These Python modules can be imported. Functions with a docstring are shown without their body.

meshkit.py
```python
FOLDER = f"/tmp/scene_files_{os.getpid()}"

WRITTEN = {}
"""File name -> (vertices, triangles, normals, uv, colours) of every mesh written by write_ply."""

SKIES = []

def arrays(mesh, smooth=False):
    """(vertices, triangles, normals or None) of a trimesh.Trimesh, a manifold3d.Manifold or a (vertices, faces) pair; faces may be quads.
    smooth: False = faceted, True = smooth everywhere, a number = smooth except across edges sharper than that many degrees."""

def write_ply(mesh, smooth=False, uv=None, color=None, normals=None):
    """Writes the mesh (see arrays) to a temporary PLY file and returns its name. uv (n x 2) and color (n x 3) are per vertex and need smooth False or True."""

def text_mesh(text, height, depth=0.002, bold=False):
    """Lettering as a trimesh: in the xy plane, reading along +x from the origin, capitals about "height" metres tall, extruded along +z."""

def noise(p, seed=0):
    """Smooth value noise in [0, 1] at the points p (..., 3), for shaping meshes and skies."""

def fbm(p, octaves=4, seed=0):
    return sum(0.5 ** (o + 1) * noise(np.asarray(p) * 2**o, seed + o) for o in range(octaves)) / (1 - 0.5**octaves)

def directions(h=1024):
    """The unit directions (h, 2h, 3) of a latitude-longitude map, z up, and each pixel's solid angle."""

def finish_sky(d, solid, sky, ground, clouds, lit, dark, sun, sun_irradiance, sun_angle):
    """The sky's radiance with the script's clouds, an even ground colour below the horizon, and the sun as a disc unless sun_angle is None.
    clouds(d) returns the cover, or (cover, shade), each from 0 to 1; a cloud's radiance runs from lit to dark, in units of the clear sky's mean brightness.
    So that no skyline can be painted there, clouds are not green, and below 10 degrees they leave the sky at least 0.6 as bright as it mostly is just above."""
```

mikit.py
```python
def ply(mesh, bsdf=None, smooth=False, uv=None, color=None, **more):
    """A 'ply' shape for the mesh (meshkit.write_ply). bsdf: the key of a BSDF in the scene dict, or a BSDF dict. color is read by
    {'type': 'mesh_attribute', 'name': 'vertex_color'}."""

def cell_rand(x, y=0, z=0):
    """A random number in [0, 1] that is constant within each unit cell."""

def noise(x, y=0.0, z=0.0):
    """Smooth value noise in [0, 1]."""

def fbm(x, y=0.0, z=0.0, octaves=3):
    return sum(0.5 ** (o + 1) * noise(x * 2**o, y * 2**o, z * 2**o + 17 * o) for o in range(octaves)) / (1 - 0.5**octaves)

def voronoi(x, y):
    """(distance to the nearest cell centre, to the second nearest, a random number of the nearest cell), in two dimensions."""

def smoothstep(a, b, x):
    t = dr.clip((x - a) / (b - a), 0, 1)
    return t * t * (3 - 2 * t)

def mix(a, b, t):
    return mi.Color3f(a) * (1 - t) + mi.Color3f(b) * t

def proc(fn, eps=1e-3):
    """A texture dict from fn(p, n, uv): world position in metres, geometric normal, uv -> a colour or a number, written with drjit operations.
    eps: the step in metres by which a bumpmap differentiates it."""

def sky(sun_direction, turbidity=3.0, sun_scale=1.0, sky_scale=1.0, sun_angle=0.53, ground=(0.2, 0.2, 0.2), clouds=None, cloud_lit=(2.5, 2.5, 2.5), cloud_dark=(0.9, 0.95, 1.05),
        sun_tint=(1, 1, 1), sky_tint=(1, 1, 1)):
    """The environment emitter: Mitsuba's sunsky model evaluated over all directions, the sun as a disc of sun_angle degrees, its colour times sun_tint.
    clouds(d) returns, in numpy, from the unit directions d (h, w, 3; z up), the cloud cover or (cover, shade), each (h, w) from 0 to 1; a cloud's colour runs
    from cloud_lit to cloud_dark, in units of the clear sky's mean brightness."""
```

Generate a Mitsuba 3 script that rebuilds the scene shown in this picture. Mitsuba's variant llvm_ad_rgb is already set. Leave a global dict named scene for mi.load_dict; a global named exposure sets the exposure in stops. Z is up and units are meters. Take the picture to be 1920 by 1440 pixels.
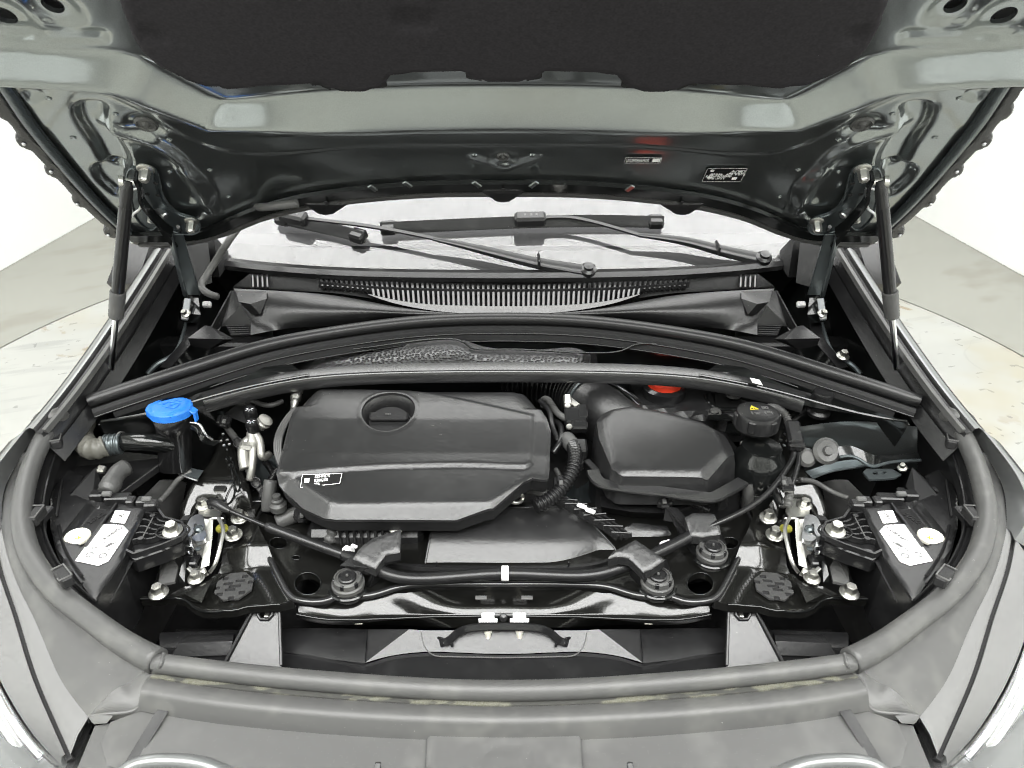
import math, numpy as np, trimesh, shapely, mitsuba as mi, mikit, meshkit
import drjit as dr
from shapely.geometry import Polygon, LineString, Point, box as sbox
from scipy.interpolate import CubicSpline
T = mi.ScalarTransform4f
scene, labels = {}, {}
exposure = 0.0

# ---------------------------------------------------------------- camera (a phone held in front of the open bonnet)
CZ, F, U0, TILT = 1.52, 1400.0, 945.0, math.radians(28)
CT, ST = math.cos(TILT), math.sin(TILT)
scene['camera'] = {'type': 'perspective', 'fov_axis': 'x', 'fov': math.degrees(2 * math.atan(960 / F)), 'near_clip': 0.02, 'far_clip': 100.0,
                   'principal_point_offset_x': 15 / 1920,
                   'to_world': T().look_at(origin=[0, 0, CZ], target=[0, CT, CZ - ST], up=[0, 0, 1])}

# ---------------------------------------------------------------- light: luminous panels of a car photo studio, plus two added wall strips
LIGHTS = [  # name, centre, half width, half depth, radiance
    ('ceiling_light_panel', (0, -0.75, 3.3), 2.3, 1.15, 12.0),
    ('ceiling_light_panel', (0, 2.1, 3.3), 2.3, 0.80, 6.6),
    ('ceiling_light_strip', (-2.35, 5.4, 3.3), .45, 2.6, 4.8),  # this strip and its twin are added to brighten walls and outer floor
    ('ceiling_light_strip', (2.4, 5.4, 3.3), .45, 2.6, 4.8),
]
# ---------------------------------------------------------------- materials
def rgb(c): return {'type': 'rgb', 'value': [c] * 3 if np.isscalar(c) else list(c)}
def pr(base, rough, spec=0.5, two=True, **k):
    b = base if isinstance(base, dict) else rgb(base)
    m = {'type': 'principled', 'base_color': b, 'roughness': rough, 'specular': spec, **k}
    return {'type': 'twosided', 'bsdf': m} if two else m
def bump(m, fn, scale=1.0, eps=4e-4):
    inner = m['bsdf'] if m['type'] == 'twosided' else m
    return {'type': 'twosided', 'bsdf': {'type': 'bumpmap', 'arbitrary': mikit.proc(fn, eps), 'scale': scale, 'bsdf': inner}}
N = mikit.noise
def grain(p, n, uv): return 0.00004 * N(p.x * 900, p.y * 900, p.z * 900) + 0.00015 * N(p.x * 260, p.y * 260, p.z * 260)
def dusty(a, b):          # grey plastic with specks of dust and faint scuffs
    def f(p, n, uv):
        t = mikit.smoothstep(0.45, 0.8, mikit.fbm(p.x * 34, p.y * 34, p.z * 34, 3))
        s = mikit.smoothstep(0.86, 0.93, N(p.x * 420, p.y * 420, p.z * 420)) * 0.5
        w = mikit.smoothstep(.955, .985, N(p.x * 310 + 5, p.y * 310, p.z * 310)) * mikit.smoothstep(.45, .6, N(p.x * 21, p.y * 21, p.z * 21 + 9))
        return mikit.mix(mikit.mix(a, b, t * 0.6 + s * 0.4), (.26, .26, .24), w * .5)
    return mikit.proc(f)
MATS = {
    'black_plastic': bump(pr(dusty((.015, .015, .0155), (.024, .024, .0245)), .31, .66), grain),
    'satin_plastic': pr(dusty((.010, .010, .0105), (.017, .017, .0175)), .30, .5),
    'gloss_plastic': pr((.010, .010, .0105), .16),
    'deep_black': pr((.017, .017, .0175), .55, .3),
    'rubber': pr(dusty((.058, .058, .057), (.088, .088, .083)), .45),
    'gloss_paint': pr((.006, .0065, .0065), .10, .6),
    'gloss_panel': bump(pr((.0065, .0065, .006), .13, .75), lambda p, n, uv: 0.0005 * N(p.x * 38, p.y * 38, p.z * 38)),
    'bonnet_paint': pr(mikit.proc(lambda p, n, uv: mikit.mix((.235, .255, .256), (.31, .332, .333), N(p.x * 1500, p.y * 1500, p.z * 1500))), .13, .5, metallic=.92, clearcoat=1.0, clearcoat_gloss=.96),
    'body_paint': pr((.17, .175, .175), .32, .5, metallic=.6, clearcoat=1.0, clearcoat_gloss=.97),
    'grey_trim': pr(dusty((.075, .075, .074), (.105, .105, .102)), .5),
    'felt': bump(pr(mikit.proc(lambda p, n, uv: mikit.mix((.017, .016, .018), (.028, .026, .029), N(p.x * 500, p.y * 500, p.z * 500))), .95, .2), lambda p, n, uv: 0.0004 * N(p.x * 300, p.y * 300, p.z * 300)),
    'zinc': pr((.56, .555, .52), .36, metallic=1.0),
    'steel': pr((.55, .56, .57), .30, metallic=1.0),
    'dark_steel': pr((.10, .115, .12), .28, metallic=.7),
    'cast_alloy': bump(pr((.36, .355, .33), .45, metallic=.85), grain),
    'white_paper': pr(.80, .5), 'black_label': pr(.006, .5, .2), 'white_ink': pr(.78, .5), 'grey_ink': pr(.09, .6), 'yellow_ink': pr((.85, .62, .04), .5),
    'cream_plastic': pr((.80, .78, .68), .4),
    'blue_plastic': pr((.016, .145, .53), .42), 'red_plastic': pr((.72, .05, .02), .38), 'amber_plastic': pr((.20, .19, .03), .3),
    'clean_rubber': pr((.014, .014, .0145), .34, .4), 'shiny_black': pr((.016, .016, .0165), .2, .9),
    'slate_plastic': pr(.038, .4),
    'panel_grey': pr((.118, .118, .117), .42, .5),
    'crud': pr(mikit.proc(lambda p, n, uv: mikit.mix((.045, .045, .042), mikit.mix((.075, .073, .05), (.14, .14, .12), N(p.x * 900, p.y * 900, p.z * 900)), mikit.smoothstep(.42, .62, mikit.fbm(p.x * 55, p.y * 160, p.z * 160, 3)))), .8, .2),
    'milky_hose': pr((.085, .083, .072), .45),
    'matte_black': pr((.015, .015, .0155), .6, .25),
    'foil': bump(pr((.055, .055, .056), .27, metallic=1.0), lambda p, n, uv: 0.0024 * dr.minimum(mikit.voronoi(p.x * 190, (p.y + p.z) * 190)[0], .45), eps=6e-4),
    'clear_glass': {'type': 'thindielectric', 'int_ior': 1.5},
    'lamp_lens': {'type': 'thindielectric', 'int_ior': 1.5},
    'chrome': pr((.85, .86, .88), .10, metallic=1.0),
    'dash': pr((.03, .03, .032), .6),
    'wall_paint': pr((.86, .87, .86), .8, .2),
    'lamp_frame': pr((.6, .6, .6), .5),
}
def turn(p, a): return p.x * math.cos(a) + p.y * math.sin(a), p.y * math.cos(a) - p.x * math.sin(a)
def floor_ring(p, n, uv):
    x, y = turn(p, .6)
    a = mikit.fbm(x * 1.1, y * 1.1, 0, 3)
    s = mikit.smoothstep(.50, .85, mikit.fbm(x * 3.2 + 7, y * 6, 3, 4)) * .5
    return mikit.mix(mikit.mix((.238, .238, .212), (.274, .274, .246), a), (.20, .185, .155), s)
def floor_disc(p, n, uv):
    x, y = turn(p, .35); u, v = turn(p, -.9)
    base = mikit.mix((.315, .318, .300), (.385, .388, .366), mikit.fbm(x * 1.6, y * 3.1, 1, 4))
    warm = mikit.smoothstep(.45, .75, mikit.fbm(u * 2.3 + 3, v * 2.0, 5, 4))
    base = mikit.mix(base, (.325, .30, .225), warm * .7)
    streak = mikit.smoothstep(.55, .80, mikit.fbm(x * 3.1, y * 19, 2, 4)) * mikit.smoothstep(.4, .7, mikit.fbm(u * 1.7, v * 1.7, 8, 2))
    base = mikit.mix(base, (.16, .165, .165), streak * .3)
    rust = mikit.smoothstep(.66, .82, mikit.fbm(u * 11 + 1.3, v * 15 + 4, 9, 4)) * mikit.smoothstep(.5, .7, mikit.fbm(x * 1.3 + 2, y * 1.3, 6, 2))
    base = mikit.mix(base, (.20, .13, .055), rust * .6)
    scratch = mikit.smoothstep(.018, .0, dr.abs(mikit.fbm(u * 4, v * 4, 11, 2) - .5)) * mikit.smoothstep(.55, .75, mikit.fbm(x * 2.1, y * 2.1, 12, 2))
    base = mikit.mix(base, (.14, .14, .135), scratch * .12)
    dots = mikit.smoothstep(.88, .95, N(x * 33, y * 33, 4))
    return mikit.mix(base, (.12, .12, .12), dots * .45)
MATS['floor_ring'] = pr(mikit.proc(floor_ring), .42, .4)
MATS['floor_disc'] = pr(mikit.proc(floor_disc), .38, .4)
scene.update(MATS)

# ---------------------------------------------------------------- helpers
def ray(u, v):
    X, Y = (u - U0) / F, (720 - v) / F
    return np.array([X, CT + Y * ST, -ST + Y * CT])
def at(u, v, z):                       # the point at height z that was measured at (u, v) on the photograph
    d = ray(u, v); return d * ((z - CZ) / d[2]) + [0, 0, CZ]
def aty(u, v, y):                      # the same at the distance y from the camera
    d = ray(u, v); return d * (y / d[1]) + [0, 0, CZ]
def atp(u, v, pl):                     # the same on a tilted plane z = z0 + a (y - y0) + b x
    z0, y0, a, b = pl
    d = ray(u, v); return d * ((z0 - a * y0 - CZ) / (d[2] - a * d[1] - b * d[0])) + [0, 0, CZ]
def zp(pl): return lambda x, y: pl[0] + pl[2] * (y - pl[1]) + pl[3] * x
def aton(u, v, zf):                      # the same on any surface z = zf(x, y)
    d = ray(u, v); a, b = .3, 2.2
    for _ in range(45):
        t = (a + b) / 2; q = d * t
        if CZ + q[2] > zf(q[0], q[1]): a = t
        else: b = t
    return d * t + [0, 0, CZ]
def many(fn, pts, *a): return np.array([fn(*p, *a) for p in pts])
def spl(pts, n=40, closed=False):
    p = np.asarray(pts, float)
    if closed: p = np.vstack([p, p[:1]])
    t = np.r_[0, np.cumsum(np.maximum(np.linalg.norm(np.diff(p, axis=0), axis=1), 1e-6) ** .7)]
    return CubicSpline(t, p, bc_type='periodic' if closed else 'natural')(np.linspace(0, t[-1], n))
def unit(v): v = np.asarray(v, float); return v / (np.linalg.norm(v, axis=-1, keepdims=True) + 1e-12)
def sweep(profile, path, up=(0, 0, 1), closed=False, scale=None):
    """A closed 2-D profile (side, up) carried along the path."""
    P, q = np.asarray(path, float), np.asarray(profile, float)
    t = np.gradient(P, axis=0) if not closed else np.roll(P, -1, 0) - np.roll(P, 1, 0)
    t = unit(t); s = unit(np.cross(t, np.broadcast_to(up, t.shape))); w = np.cross(s, t)
    k = np.ones(len(P)) if scale is None else np.asarray(scale)
    V = (P[:, None] + (q[None, :, :1] * s[:, None] + q[None, :, 1:] * w[:, None]) * k[:, None, None]).reshape(-1, 3)
    n, m, f = len(P), len(q), []
    for i in range(n if closed else n - 1):
        j = (i + 1) % n
        a = np.arange(m); b = (a + 1) % m
        f += [np.stack([i * m + a, j * m + a, j * m + b], 1), np.stack([i * m + a, j * m + b, i * m + b], 1)]
    if not closed:
        _, e = trimesh.creation.triangulate_polygon(Polygon(q), engine='earcut') if False else (None, fan(m))
        f += [e, e[:, ::-1] + (n - 1) * m]
    return trimesh.Trimesh(V, np.vstack(f), process=False)
def fan(m): a = np.arange(1, m - 1); return np.stack([0 * a, a, a + 1], 1)
def circ(r, n=10, ry=None): a = np.arange(n) / n * 2 * np.pi; return np.stack([r * np.cos(a), (ry or r) * np.sin(a)], 1)
def tube(path, r, n=10, up=None):
    P = np.asarray(path, float); t = unit(np.gradient(P, axis=0))
    r = np.atleast_1d(np.asarray(r, float)); r = np.interp(np.linspace(0, 1, len(P)), np.linspace(0, 1, len(r)), r) if len(r) > 1 else np.full(len(P), r[0]); u = np.cross(t[0], [0.3, 0.2, 0.93]); u = u / np.linalg.norm(u); V = []
    a = np.arange(n) / n * 2 * np.pi
    for i in range(len(P)):
        u = unit(u - t[i] * (u @ t[i])); w = np.cross(t[i], u)
        V.append(P[i] + r[i] * (np.cos(a)[:, None] * u + np.sin(a)[:, None] * w))
    m, f = n, []
    for i in range(len(P) - 1):
        x = np.arange(m); b = (x + 1) % m
        f += [np.stack([i * m + x, i * m + b, (i + 1) * m + b], 1), np.stack([i * m + x, (i + 1) * m + b, (i + 1) * m + x], 1)]
    f += [fan(m)[:, ::-1], fan(m) + (len(P) - 1) * m]
    return trimesh.Trimesh(np.vstack(V), np.vstack(f), process=False)
def ribbed(path, r, pitch, depth=.14, n=14):
    """A corrugated hose."""
    P = np.asarray(path, float); s = np.r_[0, np.cumsum(np.linalg.norm(np.diff(P, axis=0), axis=1))]
    k = int(s[-1] / pitch * 6); q = np.linspace(0, s[-1], k); P2 = np.stack([np.interp(q, s, P[:, i]) for i in range(3)], 1)
    w = np.clip(np.sin(q / pitch * 2 * np.pi) * 2, -1, 1)
    rr = np.interp(q, s, np.broadcast_to(r, len(P)))
    return tube(P2, rr * (1 + depth * w), n)
def lathe(prof, pos=(0, 0, 0), axis=(0, 0, 1), n=28, caps=True):
    p = np.asarray(prof, float); a = np.arange(n) / n * 2 * np.pi
    V = np.stack([p[:, :1] * np.cos(a), p[:, :1] * np.sin(a), np.broadcast_to(p[:, 1:], (len(p), n))], -1).reshape(-1, 3)
    f = []
    for i in range(len(p) - 1):
        x = np.arange(n); b = (x + 1) % n
        f += [np.stack([i * n + x, i * n + b, (i + 1) * n + b], 1), np.stack([i * n + x, (i + 1) * n + b, (i + 1) * n + x], 1)]
    if caps: f += [fan(n)[:, ::-1], fan(n) + (len(p) - 1) * n]
    return place(trimesh.Trimesh(V, np.vstack(f), process=False), pos, axis)
def frame(axis, x=None):
    z = unit(axis); x = np.array(x if x is not None else ([1, 0, 0] if abs(z[0]) < .9 else [0, 1, 0]), float)
    x = unit(x - z * (x @ z)); return np.stack([x, np.cross(z, x), z], 1)
def place(m, pos, axis=(0, 0, 1), x=None):
    m.vertices = m.vertices @ frame(axis, x).T + np.asarray(pos, float); return m
def rbox(size, c=.003, pos=(0, 0, 0), axis=(0, 0, 1), x=None):
    """A box with chamfered edges."""
    h = np.asarray(size, float) / 2; c = min(c, h.min() * .8); pts = []
    for sx in (-1, 1):
        for sy in (-1, 1):
            for sz in (-1, 1):
                s = np.array([sx, sy, sz])
                for k in range(3):
                    q = h - c; q[k] = h[k]; pts.append(s * q)
    return place(trimesh.convex.convex_hull(np.array(pts)), pos, axis, x)
def hull(pts): return trimesh.convex.convex_hull(np.asarray(pts, float))
def cat(*ms): return trimesh.util.concatenate([m for m in ms])
def bar(a, b, w, h, up=(0, 0, 1), c=.001):
    a, b = np.asarray(a, float), np.asarray(b, float); d = b - a; L = np.linalg.norm(d)
    y = unit(d); z = unit(np.asarray(up) - y * (np.asarray(up) @ y)); x = np.cross(y, z)
    m = rbox((w, L, h), c); m.vertices = m.vertices @ np.stack([x, y, z], 0) + (a + b) / 2; return m
def extr(poly, h, pos=(0, 0, 0), axis=(0, 0, 1), x=None):
    ps = getattr(poly, 'geoms', [poly])
    return place(cat(*[trimesh.creation.extrude_polygon(g, h, engine='earcut') for g in ps if g.area > 1e-9]), pos, axis, x)
def rnd(poly, r, out=None): return poly.buffer(-r, quad_segs=5).buffer(r * 1.0 + (out or 0), quad_segs=5)
def poly(pts, z, r=0):                # a plan outline measured on the photograph, at height z or on a plane
    f = at if np.isscalar(z) else atp
    p = Polygon([f(u, v, z)[:2] for u, v in pts]).buffer(0)
    return rnd(p, r) if r else p
def sheet(pg, hf, res=.006, skirt=.004, frm=None):
    """A sheet over the outline pg: height hf(x, y), a skirt hanging from its edges. frm = (origin, ex, ey, en) puts it elsewhere than flat."""
    V, Fc, at0 = [], [], 0
    for g in getattr(pg, 'geoms', [pg]):
        if g.area < 1e-8: continue
        x0, y0, x1, y1 = g.bounds
        xs, ys = np.arange(x0 - res * .37, x1 + res, res), np.arange(y0 - res * .41, y1 + res, res)
        X, Y = np.meshgrid(xs, ys, indexing='ij'); shapely.prepare(g)
        ins = shapely.contains_xy(g, X, Y); full = ins[:-1, :-1] & ins[1:, :-1] & ins[:-1, 1:] & ins[1:, 1:]
        cells = shapely.box(X[:-1, :-1], Y[:-1, :-1], X[1:, 1:], Y[1:, 1:])
        full &= shapely.contains(g, cells)
        num = np.arange(X.size).reshape(X.shape)
        a, b, c, d = num[:-1, :-1][full], num[1:, :-1][full], num[1:, 1:][full], num[:-1, 1:][full]
        V.append(np.stack([X.ravel(), Y.ravel()], 1)); Fc += [np.stack([a, b, c], 1) + at0, np.stack([a, c, d], 1) + at0]; at0 += X.size
        edge = ~full & shapely.intersects(g, cells)
        for q in shapely.intersection(cells[edge], g):
            for qq in getattr(q, 'geoms', [q]):
                if qq.geom_type != 'Polygon' or qq.area < 1e-10: continue
                if len(qq.interiors) == 0 and abs(qq.convex_hull.area - qq.area) < 1e-9:
                    w = np.array(qq.exterior.coords)[:-1]; f = fan(len(w))
                    if not qq.exterior.is_ccw: f = f[:, ::-1]
                else:
                    w, f = trimesh.creation.triangulate_polygon(qq, engine='earcut')
                    w, f = np.asarray(w), np.asarray(f)
                    n2 = np.cross(w[f[:, 1]] - w[f[:, 0]], w[f[:, 2]] - w[f[:, 0]]); f[n2 < 0] = f[n2 < 0][:, ::-1]
                V.append(w); Fc.append(f + at0); at0 += len(w)
    V2 = np.vstack(V); Fa = np.vstack(Fc); used = np.unique(Fa); re = np.zeros(len(V2), int); re[used] = np.arange(len(used)); V2, Fa = V2[used], re[Fa]
    top = np.c_[V2, hf(V2[:, 0], V2[:, 1])]
    m = trimesh.Trimesh(top, Fa, process=False); m.merge_vertices(digits_vertex=6); ms = [m]
    if skirt:
        for g in getattr(pg, 'geoms', [pg]):
            for r in [g.exterior, *g.interiors]:
                L = r.segmentize(res).coords; w = np.array(L); z = hf(w[:, 0], w[:, 1]); k = len(w)
                vv = np.vstack([np.c_[w, z], np.c_[w, z - skirt]]); i = np.arange(k - 1)
                f = np.vstack([np.stack([i, i + 1, i + k], 1), np.stack([i + 1, i + 1 + k, i + k], 1)])
                ccw = r.is_ccw == (r is g.exterior)
                ms.append(trimesh.Trimesh(vv, f[:, ::-1] if ccw else f, process=False))
    m = cat(*ms)
    if frm is not None:
        o, ex, ey, en = [np.asarray(k, float) for k in frm]; m.vertices = o + m.vertices[:, :1] * ex + m.vertices[:, 1:2] * ey + m.vertices[:, 2:] * en
    return m
def edge_dist(pg, x, y): return shapely.distance(shapely.boundary(pg), shapely.points(x, y))
def pillow(pg, zf, r=.006, skirt=.02, res=.006, frm=None, extra=None):
    """A moulded cover: height zf with its edges rounded over the radius r, side walls below."""
    def h(x, y):
        d = np.clip(edge_dist(pg, x, y) / r, 0, 1)
        z = zf(x, y) if callable(zf) else zf + 0 * x
        return z - r * (1 - np.sqrt(np.clip(1 - (1 - d) ** 2, 0, 1))) + (extra(x, y) if extra else 0)
    return sheet(pg, h, res, skirt, frm)
def loft(rings, cap=(True, True)):
    R = [np.asarray(r, float) for r in rings]; m = len(R[0]); f = []
    for i in range(len(R) - 1):
        a = np.arange(m); b = (a + 1) % m
        f += [np.stack([i * m + a, i * m + b, (i + 1) * m + b], 1), np.stack([i * m + a, (i + 1) * m + b, (i + 1) * m + a], 1)]
    if cap[0]: f.append(fan(m)[:, ::-1])
    if cap[1]: f.append(fan(m) + (len(R) - 1) * m)
    return trimesh.Trimesh(np.vstack(R), np.vstack(f), process=False)
def ribbon(a, b, th=.003, n=60):
    """A strip between two edge curves, given thickness along its normal."""
    A, B = spl(a, n), spl(b, n); t = unit(np.gradient(A, axis=0)); nn = unit(np.cross(t, B - A))
    return loft_open([A, B, B - nn * th, A - nn * th])
def loft_open(cols):
    R = np.stack(cols, 1); n, m = R.shape[:2]; f = []
    for i in range(n - 1):
        a = np.arange(m); b = (a + 1) % m
        f += [np.stack([i * m + a, (i + 1) * m + a, (i + 1) * m + b], 1), np.stack([i * m + a, (i + 1) * m + b, i * m + b], 1)]
    f += [fan(m), fan(m)[:, ::-1] + (n - 1) * m]
    return trimesh.Trimesh(R.reshape(-1, 3), np.vstack(f), process=False)
def strips(curves, n=60):
    """An open surface through several curves (lists of points), front face up."""
    R = [spl(c, n) for c in curves]; f = []
    for i in range(len(R) - 1):
        a = np.arange(n - 1); f += [np.stack([i * n + a, i * n + a + 1, (i + 1) * n + a + 1], 1), np.stack([i * n + a, (i + 1) * n + a + 1, (i + 1) * n + a], 1)]
    return trimesh.Trimesh(np.vstack(R), np.vstack(f), process=False)
def text(s, h, pos, axis, x, depth=.0006, bold=False, centre=True, fit=None):
    m = meshkit.text_mesh(s, h, depth, bold)
    if fit: m.vertices[:, 0] *= fit / (m.bounds[1] - m.bounds[0])[0]
    if centre: m.vertices[:, :2] -= (m.bounds[0] + m.bounds[1])[:2] / 2
    return place(m, pos, axis, x)
def mirror(m): m = m.copy(); m.vertices[:, 0] *= -1; m.faces = m.faces[:, ::-1]; return m
PL = {}
def add(key, mesh, mat, label=None, smooth=32, **more):
    if key in scene:
        k = 1
        while f'{key}_{k:03d}' in scene: k += 1
        key = f'{key}_{k:03d}'
    if isinstance(mesh, dict): scene[key] = mesh
    else: scene[key] = mikit.ply(mesh, mat, smooth, **more)
    if label: labels[key] = label if isinstance(label, dict) else {'label': label}
    return key
def C(name, mesh, mat, label=None, smooth=32): return add('car__' + name, mesh, mat, label, smooth)
def both(name, mesh, mat, label=None, smooth=32, label2=None):
    """A piece and its mirror image on the other side of the car. name may hold {} for the holder's number."""
    return C(name.replace('{}', ''), mesh, mat, label, smooth), C(name.replace('{}', '_001'), mirror(mesh), mat, label2 or label, smooth)
def bolt_mesh(d=.024, h=.014):
    r = d / 2
    w = lathe([(0.0005, 0), (r, 0), (r, .0018), (r * .93, .0026), (r * .62, .0040), (0.0005, .0040)], n=24)
    a = np.arange(6) / 6 * 2 * np.pi; k = r * .62
    hx = loft([np.c_[k * np.cos(a), k * np.sin(a), 0 * a + .003], np.c_[k * np.cos(a), k * np.sin(a), 0 * a + h * .85], np.c_[k * .86 * np.cos(a), k * .86 * np.sin(a), 0 * a + h]])
    return cat(w, hx, lathe([(.0005, h - .001), (k * .55, h - .001), (k * .5, h + .0008), (.0005, h + .0008)], n=14))
def bolt(p, axis=(0, 0, 1), d=.024, h=.014): return place(bolt_mesh(d, h), p, axis, [.8, .6, .1])
# ---------------------------------------------------------------- the studio
def struct(key, mesh, mat, label): add(key, mesh, mat, {'label': label, 'kind': 'structure'}, False)
YC, RD = 2.75, 2.45
ring = Point(0, YC).buffer(30, quad_segs=24).difference(Point(0, YC).buffer(RD + .004, quad_segs=64))
struct('floor', extr(ring, .05, (0, 0, -.05)), 'floor_ring', 'smooth pale grey green studio floor around the turntable')
struct('turntable_floor', extr(Point(0, YC).buffer(RD - .004, quad_segs=64), .06, (0, 0, -.062)), 'floor_disc', 'scuffed pale round turntable floor under the car')
struct('joint_strip', extr(Point(0, YC).buffer(RD + .05, quad_segs=64), .02, (0, 0, -.09)), 'deep_black', 'dark open joint between turntable and floor')
def wall(x0, y0, x1, y1, h=3.6): return rbox((abs(x1 - x0) + .1, abs(y1 - y0) + .1, h), .004, ((x0 + x1) / 2, (y0 + y1) / 2, h / 2))
for nm, a, lb in (('studio_wall', (-3.1, -5, -3.1, 9.0), 'white studio wall running along the left side of the car'),
                  ('studio_wall', (3.14, -5, 3.14, 9.0), 'white studio wall running along the right side of the car'),
                  ('studio_wall', (-3.0, 9.1, 3.05, 9.1), 'white studio end wall behind the car'),
                  ('studio_wall', (-3.0, -5.1, 3.05, -5.1), 'white studio end wall facing the front of the car')):
    struct(nm, wall(*a), 'wall_paint', lb)
struct('ceiling', rbox((6.4, 14.4, .1), .004, (0, 2, 3.66)), 'wall_paint', 'white studio ceiling above the car')
LL = ['wide luminous ceiling panel above the nose of the car', 'wide luminous ceiling panel above the windscreen of the car', 'long added light strip that whitens the left wall and floor', 'long added light strip that whitens the right wall and floor']
for i, (nm, c, hx, hy, L_) in enumerate(LIGHTS):
    add(nm, {'type': 'rectangle', 'to_world': T().translate(list(c)) @ T().rotate([1, 0, 0], 180) @ T().scale([hx, hy, 1]), 'emitter': {'type': 'area', 'radiance': rgb(list(np.array([1, 1.0, .975]) * L_))}}, None, {'label': LL[i], 'category': 'light panel'})

# ---------------------------------------------------------------- the bonnet, propped open
labels['car'] = {'label': 'dark grey car parked nose first with its bonnet open on the engine bay', 'category': 'car'}
HO, HS, HN = np.array([0, 1.23, 1.138]), np.array([0, -.70711, .70711]), np.array([0, -.70711, -.70711])
HF = (HO, (1, 0, 0), HS, HN)
def hood(u, v, off=0.0):              # (x, s) on the bonnet's inner face, off towards the engine
    d = ray(u, v); o = np.array([0, 0, CZ]); t = ((HO + HN * off - o) @ HN) / (d @ HN); q = o + d * t - HO
    return np.array([q[0], q @ HS])
def hw(u, v, off=0.0): x, s = hood(u, v, off); return HO + np.array([x, 0, 0]) + HS * s + HN * off
def hl(*pts): return [hood(*p) for p in pts]
def sym(pts): p = [tuple(q) for q in pts]; return p + [(-x, s) for x, s in p[::-1] if abs(x) > 1e-4]
def mir(g): return shapely.affinity.scale(g, -1, 1, origin=(0, 0))
import shapely.affinity
rear = hl((945, 352), (800, 354), (700, 361), (640, 367), (560, 380), (480, 403), (430, 424), (380, 441), (320, 446), (250, 446))
side = hl((228, 432), (180, 387), (130, 333), (82, 277), (40, 224), (8, 176), (-30, 120)) + [(-.70, .42), (-.715, .62), (-.67, .86), (-.5, .97), (-.2, 1.0), (0, 1.005)]
rs = spl(rear, 40); sd = np.vstack([spl(side[:7], 30), side[7:]])
half = np.vstack([rs, sd]); half[:, 0] = np.minimum(half[:, 0], 0)
HOUT = Polygon(sym(half)).buffer(0)
def L(*pts, n=60, smooth=True): q = np.array(hl(*pts)); return spl(q, n) if smooth else q
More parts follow.
